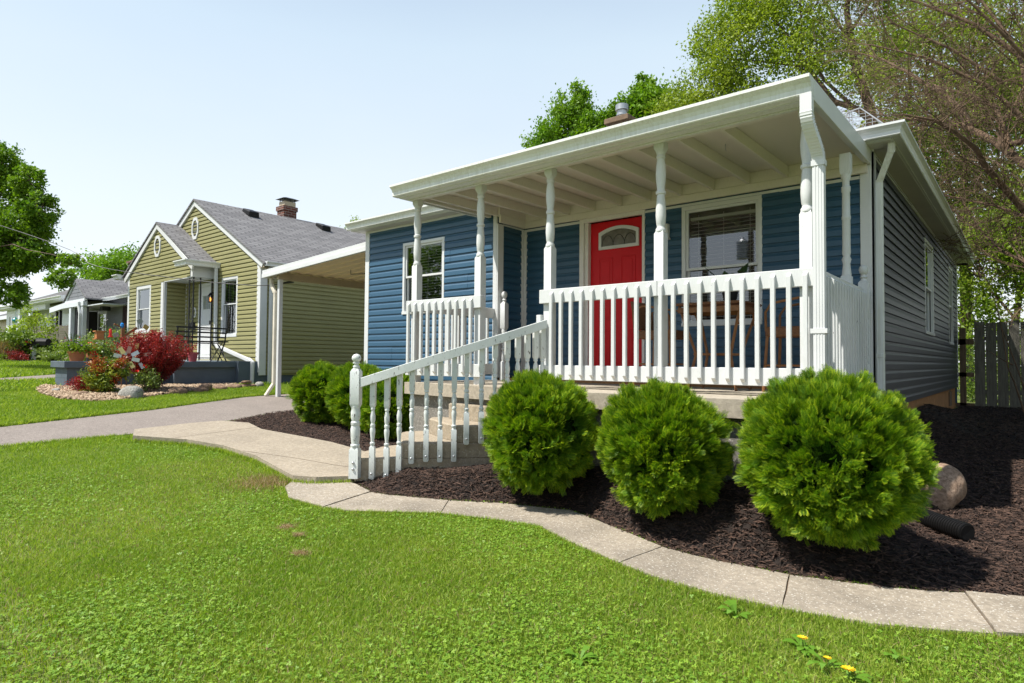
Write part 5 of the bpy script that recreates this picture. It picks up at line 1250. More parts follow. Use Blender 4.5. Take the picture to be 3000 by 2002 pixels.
# ---- mulch chips
def chips(poly, n, L, w_, mz=None, dz=.03, name='mulch_chips', mat=m_mulch):
    xs = [p[0] for p in poly]; ys = [p[1] for p in poly]; x = rng.uniform(min(xs), max(xs), n*3); y = rng.uniform(min(ys), max(ys), n*3)
    k = inpoly(x, y, poly) & ~((x > -8.5) & (x < -1.19) & (y > 6.45)) & ~((x > -5.6) & (x < -1.15) & (y > 4.6)); x, y = x[k][:n], y[k][:n]; m = len(x)
    z = gv(x, y)+dz; 
    if mz is not None: z = z+mz(x, y)
    z += rng.uniform(-.012, .018, m)
    a = rng.uniform(0, 2*np.pi, m); el = rng.normal(0, .22, m); d = np.stack([np.cos(a)*np.cos(el), np.sin(a)*np.cos(el), np.sin(el)], 1)
    e = np.stack([-np.sin(a), np.cos(a), rng.normal(0, .3, m)], 1); u = np.cross(d, e); l = (L*rng.uniform(.3, 1.5, m)**1.3)[:, None]; w2 = (w_*rng.uniform(.5, 1.6, m))[:, None]
    C = np.stack([x, y, z], 1)
    V = np.stack([C-d*l/2, C+e*w2/2-d*l*.3, C+d*l/2, C-e*w2/2+d*l*.25, C+u*w2*.45], 1); kk = np.arange(m)[:, None]*5
    F = np.concatenate([kk+np.array([[a_, b_, 4]]) for a_, b_ in ((0, 1), (1, 2), (2, 3), (3, 0))], 0)
    h = rng.uniform(0, 1, m)**1.6; return V.reshape(-1, 3), F, np.tile(h, 4)
near = shrink(MULCH[:len(inner[2:])+1]+[(2.1, 6.2), (2.2, 9.5), (-1.19, 9.5), (-1.19, 6.9), (-5.3, 5.3)], -.012)
far = [(-1.19, 9.3), (4, 9.3), (4, 16.6), (-1.19, 16.6)]
parts = [chips(near, 110000, .055, .0095, mzf, .018), chips(far, 42000, .06, .012, mzf, .016), chips(MULCH2, 32000, .05, .010, None, .036)]
V = np.concatenate([p[0] for p in parts]); o_ = np.cumsum([0]+[len(p[0]) for p in parts]); F = np.concatenate([p[1]+o_[i] for i, p in enumerate(parts)])
tag(npmesh('mulch_chips', V, F, m_mulch, np.concatenate([p[2] for p in parts])), 'dark brown shredded bark mulch', 'mulch', kind='stuff')
# gravel
V, F, H = chips(ROCKBED, 9000, .05, .04, None, .04); tag(npmesh('gravel', V, F, m_pebble, H), 'tan river gravel in front of the raised porch', 'gravel', kind='stuff')
# ---- rocks
def rock(name, c, r, label, mat, seed, sub=3, amp=.22, cat='rock', flat=1.0, rot=0):
    rr = np.random.default_rng(seed); bm = bmesh.new(); bmesh.ops.create_icosphere(bm, subdivisions=sub, radius=1)
    L = rr.normal(size=(12, 3)); L /= np.linalg.norm(L, axis=1)[:, None]; A = rr.uniform(-amp, amp, 12); ca, sa = math.cos(rot), math.sin(rot)
    for v in bm.verts:
        d = np.array(v.co); k = 1+float((A*np.exp(-((d-L)**2).sum(1)/.35)).sum())+.015*math.sin(d[0]*13+d[1]*9+d[2]*11)
        p = d*k; p = np.sign(p)*np.abs(p)**flat; x, y = p[0]*r[0], p[1]*r[1]; v.co = Vector((x*ca-y*sa, x*sa+y*ca, max(p[2], -.55)*r[2]))
    me = bpy.data.meshes.new(name); bm.to_mesh(me); bm.free(); me.materials.append(mat); me.polygons.foreach_set('use_smooth', [True]*len(me.polygons)); o = bpy.data.objects.new(name, me); COL.objects.link(o); o.location = c
    return tag(o, label, cat)
rock('boulder', (-.63, 6.12, -1.06), (.235, .21, .235), 'rounded pinkish granite boulder on the mulch behind the biggest globe', m_boulder, 11, 5, .26)
rr_ = [((-12.42, 4.30, .06), (.22, .17, .17), 'pale gray block shaped rock, largest at the lawn edge of the gravel bed', m_rockg, .72, 1), ((-12.75, 5.22, .04), (.17, .13, .10), 'round brown rock just right of the red barberry base', m_rockb, 1, 2),
 ((-12.95, 3.66, .03), (.19, .10, .07), 'flat brown rock lying in the gravel left of the nandina', m_rockb, .9, 3), ((-13.75, 3.50, .03), (.17, .07, .06), 'flat pale rock at the far left tip of the gravel bed', m_rockg, .8, 4),
 ((-13.4, 4.35, .03), (.10, .08, .08), 'small gray rock behind the flat brown one', m_rockg, .9, 5), ((-12.75, 4.45, .03), (.12, .09, .07), 'tan rock half hidden under the nandina', m_rockb, .9, 6),
 ((-12.95, 5.75, .03), (.14, .10, .08), 'dark jagged rock right of the round brown rock', m_rockb, .8, 7), ((-13.2, 5.95, .05), (.13, .12, .11), 'dark pointed rock against the blue porch base', m_rockb, .8, 8),
 ((-13.4, 6.35, .03), (.16, .12, .09), 'mossy brown rock at the foot of the porch base', m_rockb, .9, 9), ((-13.55, 6.75, .03), (.17, .11, .07), 'flat brown rock between the mossy one and the stacked slabs', m_rockb, .9, 10),
 ((-13.75, 7.15, .03), (.18, .11, .06), 'lower slab of the stacked rocks near the downspout', m_rockb, .7, 11), ((-13.78, 7.13, .12), (.13, .09, .04), 'thin slab on top of the stacked rocks', m_rockb, .7, 12), ((-13.75, 7.42, .03), (.13, .09, .09), 'bluish gray rock nearest the olive house downspout', m_rockg, .8, 13)]
for (x, y, dz), r_, lb, mt, fl, sd in rr_: rock('garden_rock', (x, y, g(x, y)+dz), r_, lb, mt, sd+20, 3, .25, 'rock', fl, sd*.7)['group'] = 'rocks edging the gravel bed'
# ---- shrubs with stems
def shrub(name, base, clumps, label, mat, leaf, n, wid=.5, up=.3, cat='shrub', stems=14, stemr=.006, sub=16, tight=.22, hue0=0, tipf=0, bark=m_bark, group=None, stemtop=None):
    t = thing(name, base, label, cat, group); b = MB(); Vs = []; Hs = []; Ts = []
    for c, r, f in clumps:
        P, S, k = clump_points(c, r, int(n*f), sub, tight, .45); P[:, 2] = np.maximum(P[:, 2], gv(P[:, 0], P[:, 1])+.02)
        V, F = leaf_quads(P, leaf, wid, up); Vs.append(V); Hs.append(np.clip(rng.uniform(0, .6, sub)[k]+rng.uniform(0, .4, len(P))+hue0, 0, 1)); Ts.append((rng.uniform(0, 1, sub)[k] < tipf)*rng.uniform(.4, 1, len(P)))
        for q in S[:max(3, int(stems*f))]:
            q = Vector(q); bp = Vector(base)+Vector((rnd.uniform(-.05, .05), rnd.uniform(-.05, .05), -.02)); b.tube([bp, bp.lerp(q, .5)+Vector((0, 0, .03)), q], [stemr*1.5, stemr, stemr*.5], 5, cap=False)
    b.build('stems', bark, t); V = np.concatenate(Vs); npmesh('foliage', V, np.arange(len(V)).reshape(-1, 4), mat, np.concatenate(Hs), np.concatenate(Ts), t); return t
# barberry: fan of wands clothed in small red leaves
def barberry():
    base = Vector((-13.44, 5.02, g(-13.44, 5.02))); t = thing('barberry_bush', base, 'vase shaped crimson barberry bush in front of the blue porch base', 'shrub'); b = MB(); C = []; H = []
    for i in range(600):
        a = rnd.uniform(0, 6.283); e = abs(rnd.gauss(0, .40)); e = min(e, .60); L = rnd.uniform(.78, 1.28)*(1.0 if e < .5 else .95); d = Vector((math.cos(a)*math.sin(e), math.sin(a)*math.sin(e), math.cos(e)))
        p0 = base+Vector((d.x*.1, d.y*.1, 0)); p1 = p0+d*L*.55+Vector((0, 0, .04)); p2 = p0+d*L+Vector((d.x*.08, d.y*.08, -.03))
        if i % 3 == 0: b.tube([p0, p1, p2], [.006, .004, .0015], 4, cap=False)
        m = 75; tt = rng.uniform(.16 if rnd.random() < .35 else .42, 1, m)[:, None]; q = (1-tt)**2*np.array(p0)+2*tt*(1-tt)*np.array(p1)+tt**2*np.array(p2); C.append(q+rng.normal(size=(m, 3))*.026); H.append(np.clip(rnd.uniform(0, .5)+rng.uniform(-.1, .3, m)+.35*(tt[:, 0]-.5), 0, 1))
    b.build('stems', m_bark, t); C = np.concatenate(C); V, F = leaf_quads(C, .034, .6, .2); npmesh('foliage', V, F, m_barb, np.concatenate(H), None, t)
barberry()
gz = lambda x, y: g(x, y)
shrub('nandina', (-13.2, 4.12, gz(-13.2, 4.12)), [((-13.25, 4.08, -.36), (.29, .29, .28), .6), ((-13.1, 4.28, -.22), (.20, .20, .17), .25), ((-13.3, 4.05, -.54), (.32, .32, .14), .3)], 'bushy nandina with yellow green and red tipped leaves in the gravel bed', m_nand, .062, 6500, .32, .6, tipf=.16, hue0=.05)
shrub('purple_shrub', (-13.45, 3.85, gz(-13.45, 3.85)), [((-13.5, 3.85, -.50), (.28, .25, .17), 1)], 'low purple red shrub left of the nandina', m_barb, .03, 2200, .5, .3)
shrub('rose_bush', (-12.95, 4.75, gz(-12.95, 4.75)), [((-12.95, 4.75, -.45), (.22, .22, .24), 1)], 'small leafy rose with a red flower between nandina and barberry', m_shrub, .055, 900, .45, .5, tipf=0)
b = MB(); b.v = []; 
for (x, y, z) in ((-13.0, 4.72, -.16), (-13.05, 4.6, -.27)):
    for k in range(9): 
        d = Vector((rnd.gauss(0, 1), rnd.gauss(0, 1), rnd.gauss(0, 1))).normalized()*.035; s = d.orthogonal().normalized()*.02; c = Vector((x, y, z)); b.add([c, c+d+s, c+d*1.4, c+d-s], [(0, 1, 2, 3)])
b.build('flowers', m_flred, bpy.data.objects['rose_bush'])
shrub('viburnum', (-16.6, 5.2, gz(-16.6, 5.2)), [((-16.6, 5.2, .25), (.55, .5, .38), .65), ((-16.9, 4.9, -.1), (.6, .5, .3), .35)], 'loose variegated green shrub behind the low blue wall', m_shrub, .045, 8500, .6, .4, stems=24)
shrub('boxwood', (-17.6, 4.9, gz(-17.6, 4.9)), [((-17.6, 4.9, -.05), (.5, .4, .22), 1)], 'low dark green shrub under the gray house downspout', m_hedge, .04, 3500, .6, .4)
# far garden of the third and fourth house
shrub('hedge_shrub', (-33.0, 6.6, gz(-33, 6.6)), [((-34.2, 6.3, .50), (1.7, .9, .65), .6), ((-31.4, 7.0, .45), (1.3, .9, .62), .5)], 'broad dark green hedge mass with lime new growth', m_hedge, .13, 9500, .55, .4, hue0=-.25, stems=10, stemr=.02)
shrub('lime_shrub', (-31.6, 6.1, gz(-31.6, 6.1)), [((-31.9, 6.0, .15), (.8, .6, .4), .6), ((-33.6, 5.9, .65), (1.3, .5, .25), .4)], 'lime green shrub in front of the dark hedge', m_hedge, .10, 4200, .5, .4, hue0=.45)
shrub('tall_yellow_shrub', (-35.5, 8.3, gz(-35.5, 8.3)), [((-37.2, 8.1, 1.2), (1.1, .8, .6), .35), ((-36.2, 8.3, 1.8), (.7, .6, .6), .2), ((-35.0, 8.6, 1.5), (.5, .5, .4), .08)], 'tall open shrub with yellow green leaves before the white house', m_hedge, .12, 2600, .55, .4, hue0=.40, stems=18, stemr=.014)
t = thing('ornamental_grass', (-30.6, 6.4, gz(-30.6, 6.4)), 'clump of dry tan ornamental grass at the mailbox', 'grass clump')
k = 2600; x = -31.3+rng.normal(0, .38, k); y = 6.2+rng.normal(0, .3, k); V, F = blades(x, y, .72, .02, .55); T1 = np.concatenate([F[:, [0, 1, 2]], F[F[:, 2] != F[:, 3]][:, [0, 2, 3]]]); npmesh('blades', V, T1, m_straw, rng.uniform(0, .7, len(T1)), None, t)
shrub('flower_clump', (-29.7, 6.3, gz(-29.7, 6.3)), [((-29.7, 6.3, .02), (.55, .35, .22), 1)], 'dark clump of perennials with red flowers right of the mailbox', m_barb, .06, 900, .5, .4, hue0=-.2)
shrub('border_plant', (-28.6, 7.2, gz(-28.6, 7.2)), [((-28.3, 7.2, .12), (1.2, .5, .25), 1)], 'light green border plants behind the potted flowers', m_shrub, .09, 3000, .3, .9)
shrub('border_plant', (-29.4, 5.5, gz(-29.4, 5.5)), [((-29.3, 5.5, -.06), (.45, .35, .2), 1)], 'dark green low plant at the foot of the white mailbox post', m_under, .07, 1100, .3, .9, hue0=-.3)

# ---- trees
gT = 'trees behind the houses'
make_tree('maple_tree', (-25.6, 3.4, g(-25.6, 3.4)), 'big maple filling the left edge with drooping branches', None,
 [([(-25.6, 3.4, -.4), (-25.5, 3.5, 2.0), (-25.3, 3.8, 4.0), (-25.0, 4.2, 6.0)], .24, .07)],
 [(curve((-25.5, 3.5, 2.2), (-23.9, 5.2, 4.0), .1), .09, .03), (curve((-25.4, 3.6, 3.0), (-24.3, 4.6, 5.6), .1), .08, .03), (curve((-25.4, 3.6, 2.6), (-20.6, 5.4, 2.7), .12, 7, .03), .035, .006), (curve((-24.3, 4.6, 3.4), (-22.6, 5.7, 3.1), .05), .04, .015)],
 [((-24.6, 4.5, 4.6), (1.3, 1.2, 1.4), .9), ((-23.8, 4.9, 3.6), (1.2, 1.0, .9), .7), ((-24.8, 4.7, 6.0), (.7, .7, .65), .33), ((-24.4, 4.3, 2.8), (1.2, 1.0, .7), .6), ((-23.0, 5.3, 4.5), (.7, .6, .6), .22), ((-23.3, 5.1, 5.3), (.5, .5, .5), .14), ((-25.8, 4.2, 5.2), (1.4, 1.4, 1.5), .6), ((-22.9, 5.2, 3.0), (.75, .6, .45), .22), ((-20.3, 5.4, 2.66), (.45, .3, .18), .035), ((-21.3, 5.5, 2.3), (.45, .4, .35), .05), ((-23.6, 4.9, 1.85), (.7, .5, .4), .12)],
 m_maple, .105, 14500, m_bark, 0, sub=42, tight=.13, twig=.014)
make_tree('maple_tree', (-52, 17, .2), 'rounded green tree rising behind the gray house roof', gT, [([(-52, 17, 0), (-52, 17, 5.5)], .3, .1)], [], [((-51.5, 17, 6.1), (3.6, 3, 1.9), 1), ((-49.0, 17, 5.6), (2.0, 2, 1.6), .5), ((-54.5, 17, 5.4), (2.2, 2, 1.6), .4)], m_lime, .22, 8000, m_bark, .0, sub=40, tight=.17, twig=.04)
make_tree('slender_tree', (-33.8, 25, 0), 'thin twiggy treetop showing over the olive roof beside the blue gutter', gT, [([(-33.8, 25, 0), (-33.7, 25, 8.6)], .14, .02)], [], [((-33.8, 25, 8.3), (1.5, 1.2, .9), 1)], m_locust, .16, 600, m_bark, .0, sub=14, tight=.15, twig=.015)
make_tree('bright_maple_tree', (-13.8, 20, -.8), 'round bright green treetop left of the brick chimney', gT, [([(-13.8, 20, -.8), (-13.7, 20, 5), (-13.6, 20, 9.8)], .2, .03)], [(curve((-13.7, 20, 6), (-14.9, 20, 9), .05), .07, .02), (curve((-13.7, 20, 6), (-12.4, 20, 9), .05), .07, .02)],
 [((-13.7, 20, 8.4), (1.5, 1.5, 1.5), .9), ((-13.6, 20, 9.9), (.8, .8, .75), .35), ((-14.9, 20, 8.6), (.8, .9, 1.0), .35), ((-12.6, 20, 8.8), (.8, .8, .9), .3), ((-13.5, 20, 7.0), (1.8, 1.6, 1.0), .5), ((-11.7, 20, 9.1), (.35, .4, .5), .06)], m_lime, .13, 11000, m_bark, 0, sub=26, tight=.17)
make_tree('bright_maple_tree', (-10.6, 21, -.8), 'second bright green treetop right of the brick chimney', gT, [([(-10.6, 21, -.8), (-10.7, 21, 5), (-10.9, 21, 9.8)], .2, .03)], [],
 [((-10.9, 21, 9.2), (1.0, 1.2, 1.1), .6), ((-11.1, 21, 10.2), (.45, .5, .55), .16), ((-10.2, 21, 8.8), (1.3, 1.2, 1.2), .5), ((-10.3, 21, 7.4), (1.8, 1.6, 1.2), .5)], m_lime, .15, 9000, m_bark, -.05, sub=24, tight=.17)
make_tree('locust_tree', (-3.3, 20.5, -.9), 'tall airy locust with dark leaning trunk above the porch gutter', gT,
 [([(-3.2, 20.5, -.9), (-3.3, 20.5, 5), (-3.5, 20.4, 7.4), (-3.85, 20.2, 8.8), (-4.0, 20, 10.3), (-3.7, 20, 13.0)], .20, .05)],
 [([(-3.6, 20.3, 7.3), (-4.5, 20, 7.8), (-5.4, 20, 8.25), (-6.5, 20, 8.2), (-8.2, 20, 8.05)], .09, .02), ([(-4.3, 20.1, 7.6), (-5.0, 20, 8.8), (-5.6, 20, 10.0), (-6.4, 20, 11.4)], .09, .02), ([(-3.5, 20.3, 7.0), (-4.6, 20, 8.4), (-5.2, 20, 9.6), (-5.3, 20, 11.6)], .06, .02), ([(-4.0, 20, 9.5), (-3.2, 20, 10.6), (-2.6, 20, 11.6)], .05, .02), ([(-3.9, 20, 9.3), (-4.6, 20, 10.8), (-4.9, 20, 12.4)], .05, .015), ([(-5.2, 20, 9.0), (-6.6, 20, 9.6), (-8.2, 20, 10.2)], .04, .012)],
 [((-6.9, 20, 10.3), (1.5, 1.3, 1.4), .8), ((-8.2, 20, 9.0), (1.2, 1.1, .9), .5), ((-9.2, 20, 8.6), (.9, .9, .8), .35), ((-8.0, 20, 10.6), (.75, .8, .7), .25), ((-7.2, 20, 8.3), (1.5, 1.2, .8), .5), ((-5.2, 20, 9.2), (1.3, 1.2, 1.0), .5), ((-5.0, 20, 11.0), (1.5, 1.3, 1.0), .55), ((-6.7, 20, 11.7), (1.4, 1.2, .7), .4), ((-3.4, 20, 8.6), (1.1, 1.1, .9), .3), ((-3.0, 20, 10.6), (1.1, 1.1, 1.0), .4), ((-2.1, 20, 11.6), (1.0, 1.1, .9), .25), ((-4.2, 20, 12.5), (1.8, 1.2, .7), .35)],
 m_locust, .105, 9000, m_bark, 0, sub=34, tight=.20, twig=.012)
def backtree(base, clumps, label, mat, leaf, dens, hue0=0, r=.2, lean=0):
    top = max(c[0][2] for c in clumps); bx, by, bz = base; tr = [([(bx, by, bz), (bx+lean*.3, by, bz+(top-bz)*.35), (bx+lean*.7, by, bz+(top-bz)*.7), (bx+lean, by, top)], r, r*.2)]
    li = [(curve((bx+lean*.4, by, bz+(c[0][2]-bz)*.5), c[0], .04), r*.35, r*.1) for c in clumps]
    return make_tree('background_tree', base, label, gT, tr, li, clumps, mat, leaf, dens, m_bark, hue0, sub=26, tight=.20, twig=.014)
backtree((-1.6, 25, -.9), [((-2.6, 25, 10.6), (1.8, 1.6, 1.6), .8), ((-1.2, 25, 9.4), (1.6, 1.5, 1.4), .6), ((-2.4, 25, 8.2), (1.5, 1.4, 1.1), .5), ((-.2, 25, 11.4), (1.5, 1.4, 1.3), .5)], 'green background tree with arching sprays above the side eave', m_locust, .15, 4600, -.05)
backtree((.6, 27, -.9), [((.4, 27, 10), (2.0, 1.6, 1.8), .6), ((-.4, 27, 7.4), (1.8, 1.5, 1.6), .6), ((.8, 27, 5), (2.2, 1.6, 1.6), .6)], 'tree with mossy trunk deep behind the bare branches', m_under, .17, 3600, -.05)
backtree((-2.6, 23, -.9), [((-2.4, 23, 5.6), (1.4, 1.3, 1.2), .6), ((-1.6, 23, 4.2), (1.3, 1.2, 1.1), .6), ((-2.9, 23, 7.2), (1.2, 1.1, 1.0), .4)], 'mid height tree filling the gap beside the house corner', m_under, .13, 5000, .05, .14)
backtree((-.5, 20.5, -.9), [((-1.0, 20.5, 2.6), (.9, .9, 1.1), .7), ((-.2, 20.5, 3.4), (1.0, .9, 1.0), .6), ((-1.3, 20.5, 1.3), (.8, .8, 1.0), .5), ((.3, 20.5, 1.8), (1.0, .9, 1.1), .5)], 'leaning young tree with bright leaves just behind the plank fence', m_under, .10, 6000, .1, .12, .5)
backtree((1.5, 24, -.9), [((1.0, 24, 3.2), (1.6, 1.3, 1.5), .7), ((1.8, 24, 6.2), (1.8, 1.4, 1.6), .6), ((1.6, 24, 9), (1.8, 1.4, 1.6), .5)], 'dense background tree at the right edge', m_under, .14, 4500, 0, .2)
backtree((-3.2, 26, -.9), [((-3.4, 26, 9.2), (1.6, 1.4, 1.5), .6), ((-2.2, 26, 12.6), (1.8, 1.5, 1.4), .6), ((-4.4, 26, 11.6), (1.6, 1.4, 1.3), .5)], 'airy background tree between the locust and the bare tree', m_locust, .13, 4600, 0)
backtree((.2, 23, -.9), [((-.3, 23, 5.6), (1.5, 1.3, 1.5), .7), ((.4, 23, 8.2), (1.6, 1.3, 1.5), .6), ((-1.0, 23, 7.4), (1.3, 1.2, 1.2), .5), ((-.6, 23, 4.0), (1.4, 1.2, 1.0), .5)], 'yellow green young tree seen through the bare twigs', m_locust, .11, 6000, .0, .12)
o = shrub('underbrush', (-.6, 19, -.9), [((-1.0, 19, -.1), (.8, .8, .8), .5), ((.3, 19.2, .4), (1.0, .9, .9), .5)], 'tangled underbrush seen through the gate beside the fence', m_under, .08, 7000, .5, .3, stems=30, stemr=.008)
# bare tree with long mossy limbs
def bare_tree():
    t = thing('bare_tree', (.75, 14.2, -.93), 'large bare branched tree reaching over the blue house from the right', 'tree'); b = MB(); tw = MB()
    L = [([(.75, 14.2, -1.0), (.8, 14, .8), (.6, 13.6, 1.9), (.35, 13.2, 2.9), (.17, 13.0, 3.7)], .17, .10),
     ([(.35, 13.2, 2.6), (.05, 13.2, 3.2), (-.43, 13.67, 3.89), (-.88, 14.0, 4.37), (-1.18, 14.33, 4.62), (-1.89, 14.67, 4.96), (-2.3, 15.0, 5.02)], .085, .022),
     ([(.6, 13.6, 1.7), (.15, 13.0, 2.18), (-.18, 12.7, 2.66), (-.53, 12.4, 3.19), (-.61, 12.1, 3.38), (-.88, 11.8, 3.64), (-1.1, 11.5, 3.77), (-1.5, 11.3, 3.9)], .07, .014),
     ([(-.8, 14.0, 4.33), (-.99, 14.75, 4.94), (-1.35, 15.2, 5.55), (-1.6, 15.65, 5.91), (-2.1, 16.1, 6.55), (-2.58, 16.55, 7.11), (-3.37, 17.0, 7.75)], .07, .015),
     ([(-.2, 13.4, 3.5), (-.34, 13.5, 3.83), (-.32, 13.67, 4.21), (-.12, 13.83, 4.54), (.01, 14.0, 4.88), (-.05, 14.17, 5.34), (-.21, 14.33, 5.93), (-.65, 14.5, 6.9)], .065, .022),
     ([(.8, 14, 1.4), (.14, 12.5, 2.24), (-.05, 12.75, 2.36), (-.42, 13.0, 2.63), (-.95, 13.25, 2.9), (-1.4, 13.5, 3.12)], .04, .01),
     ([(.17, 13.0, 3.65), (-.22, 13.5, 3.75), (-.43, 14.0, 4.62), (-.79, 14.5, 5.07), (-1.18, 15.0, 5.47), (-1.7, 15.3, 5.9)], .06, .015),
     ([(.7, 13.8, 1.2), (.11, 12.0, 1.2), (-.06, 12.38, 1.58), (-.35, 12.75, 1.85), (-.61, 13.12, 2.26), (-.89, 13.5, 2.87)], .035, .008),
     ([(.1, 13.9, 5.0), (.25, 13.6, 6.0), (.0, 13.2, 7.2)], .04, .02), ([(.17, 13, 3.7), (.5, 12.6, 4.8), (.4, 12.2, 6.2)], .06, .03), ([(-.65, 14.5, 6.8), (-1.1, 14.4, 7.8), (-1.7, 14.2, 8.8)], .03, .012),
     ([(.25, 13.6, 6.0), (-.6, 13.3, 6.6), (-1.6, 13.0, 6.95)], .03, .01), ([(.17, 13, 3.7), (-.5, 12.8, 4.6), (-1.3, 12.5, 5.2), (-2.1, 12.3, 5.6)], .045, .01), ([(-.3, 13.7, 4.9), (-1.0, 13.4, 5.6), (-1.9, 13.2, 6.3)], .035, .01), ([(.3, 12.8, 4.4), (-.3, 12.2, 5.2), (-.9, 11.8, 6.0)], .035, .01), ([(.2, 12.6, 5.4), (-.1, 12.2, 6.2), (-.6, 11.9, 7.0)], .03, .01),
     ([(-.1, 14.1, 5.5), (-.7, 14.0, 6.2), (-1.5, 13.8, 6.8), (-2.2, 13.6, 7.2)], .045, .012)]
    for pts, r0, r1 in L: b.tube(pts, list(np.linspace(r0, r1, len(pts))), 10)
    b.build('trunk', m_bark2, t, smooth=True)
    def twigs(p, d, L_, r, depth):
        n = 3; pts = [p]; q = Vector(p); dd = Vector(d)
        for i in range(n):
            dd = (dd+Vector((rnd.gauss(0, .18), rnd.gauss(0, .18), rnd.gauss(.02, .16)))).normalized(); q = q+dd*L_/n; pts.append(q.copy())
        tw.tube(pts, [r, r*.8, r*.6, r*.35], 4 if depth > 1 else 3, cap=False)
        if depth > 0:
            for k in range(4 if depth > 2 else 3):
                i = rnd.randint(1, n); s = Vector((rnd.gauss(0, 1), rnd.gauss(0, 1), rnd.gauss(.15, .9))).normalized()
                twigs(pts[i], (dd*.75+s*.85).normalized(), L_*rnd.uniform(.45, .75), r*.6, depth-1)
    for pts, r0, r1 in L[1:]:
        for k in range(len(pts)-1):
            a, c = Vector(pts[k]), Vector(pts[k+1])
            for m in range(5 if k > 0 else 2):
                p = a.lerp(c, rnd.random()); d = (c-a).normalized(); s = Vector((rnd.gauss(-.25, .8), rnd.gauss(0, .7), rnd.gauss(.15, .9))).normalized(); twigs(p, (d*.7+s).normalized(), rnd.uniform(.6, 1.3), .0105, 3)
    tw.build('twigs', m_bark2, t)
    C = np.array(tw.v)[rng.choice(len(tw.v), 9000)]+rng.normal(size=(9000, 3))*.03; V, F = leaf_quads(C, .03, .5, .3); npmesh('buds', V, F, m_locust, rng.uniform(0, 1, 9000), None, t)
    return t
bare_tree()
t = thing('sapling', (-.08, 13.5, -.9), 'pale leafless sapling stems standing before the plank fence', 'sapling'); b = MB()
for pts in ([(-.06, 13.5, -.94), (-.21, 13.5, -.32), (-.3, 13.5, -.04), (-.37, 13.5, .57), (-.45, 13.5, 1.18)], [(-.02, 14, -.94), (-.1, 14.0, -.37), (-.21, 14.0, .04), (-.39, 14.0, .67), (-.5, 14.0, 1.23)], [(-.24, 14, .0), (-.33, 14.0, .05), (-.61, 14.0, .27)]): b.tube(pts, list(np.linspace(.016, .004, len(pts))), 7)
b.build('stems', m_bark2, t, smooth=True)
gS = 'yard trees right of the blue house'
make_tree('yard_tree', (4.3, 9.2, -1.0), 'large yard tree right of the picture, mirrored in the side windows', gS, [([(4.3, 9.2, -1.2), (4.2, 9.2, 1.5), (4.0, 9.3, 3.5), (3.9, 9.4, 6)], .3, .1)], [], [((4.0, 9.3, 4.6), (2.6, 2.6, 2.2), 1), ((3.4, 11.0, 3.4), (2.0, 2.0, 1.8), .6), ((4.4, 7.4, 3.0), (1.6, 1.6, 1.5), .5)], m_under, .2, 6500, m_bark, 0, sub=30, tight=.2)
make_tree('yard_tree', (4.6, 14.5, -1.0), 'second yard tree right of the picture near the plank fence', gS, [([(4.6, 14.5, -1.2), (4.5, 14.5, 4)], .22, .1)], [], [((4.3, 14.3, 4.4), (2.4, 2.4, 2.4), 1), ((3.6, 13.4, 2.4), (1.6, 1.6, 1.5), .5)], m_under, .2, 6500, m_bark, 0, sub=30, tight=.2)
shrub('yard_shrub', (3.6, 8.2, -1.05), [((3.6, 8.2, -.2), (1.0, 2.2, .9), 1)], 'loose green shrub border right of the picture', m_under, .12, 6000, .5, .3)
# a tree and a pole across the street, behind the camera (seen in the window panes)
make_tree('street_tree', (-26.5, -11, -1.2), 'broad street tree mirrored in the left window', None, [([(-26.5, -11, -1.2), (-26.5, -11, 4)], .3, .15)], [], [((-26.5, -11, 4.2), (3.4, 3, 2.4), 1), ((-24.0, -11, 3.0), (2, 2, 1.8), .5), ((-29, -11, 3.4), (2, 2, 1.8), .5)], m_maple, .3, 3800, m_bark, 0, sub=20, tight=.2)
up = thing('utility_pole', (-9.8, -14, -1.2), 'utility pole with a transformer mirrored in the front window', 'utility pole')
b = MB(); b.tube([(-9.5, -14, -1.3), (-9.5, -14, 7.4)], [.15, .11], 10); b.box(-10.5, -14.1, 6.7, -8.5, -13.98, 6.83); b.build('pole', m_fence2, up)
b = MB(); b.lathe((-9.85, -13.9), [(4.6, .05), (4.62, .24), (5.4, .24), (5.5, .12), (5.6, .04)], 16); b.build('transformer', m_steel, up, smooth=True)

make_tree('street_tree', (-26, -26, -1.2), 'unseen tree added across the street to dim horizon light, far left behind the camera', None, [([(-26, -26, -1.2), (-26, -26, 2.5)], .25, .12)], [], [((-26, -26, 3.2), (4, 3, 2.6), 1)], m_maple, .4, 3000, m_bark, 0, sub=20, tight=.2)  # this tree and the next are unseen, added to block horizon brightness
make_tree('street_tree', (6, -26, -1.2), 'unseen tree added across the street to dim horizon light, behind the camera to the right', None, [([(6, -26, -1.2), (6, -26, 2.5)], .25, .12)], [], [((6, -26, 3.0), (4.5, 3, 2.4), 1)], m_under, .4, 3000, m_bark, 0, sub=20, tight=.2)
oh = thing('added_street_house', (-9, -30, -1.2), 'unseen brown bungalow added across the street to dim horizon light on the porch', 'house')  # unseen house, added to keep horizon brightness out of the porch recess
b = MB(); b.box(-16, -34, -1.3, -2, -27, 1.6); b.build('wall', m_trimtan, oh); b = MB(); hip(b, -16.6, -1.4, -34.6, -26.4, 1.6, .45); b.build('roof', [m_sh_y, m_sh_x], oh)
for xx in (-14, -10, -5):
    b = MB(); b.box(xx, -27.0, -.1, xx+1.2, -26.96, 1.2); b.build('window', m_whites, oh)
xs_ = [(-400, -19), (400, -19), (400, -12), (-400, -12)]
tag(sheet('street', [(-60, -20), (40, -20), (40, -15), (-60, -15)], .03, m_asph, 4, .2), kind='structure')
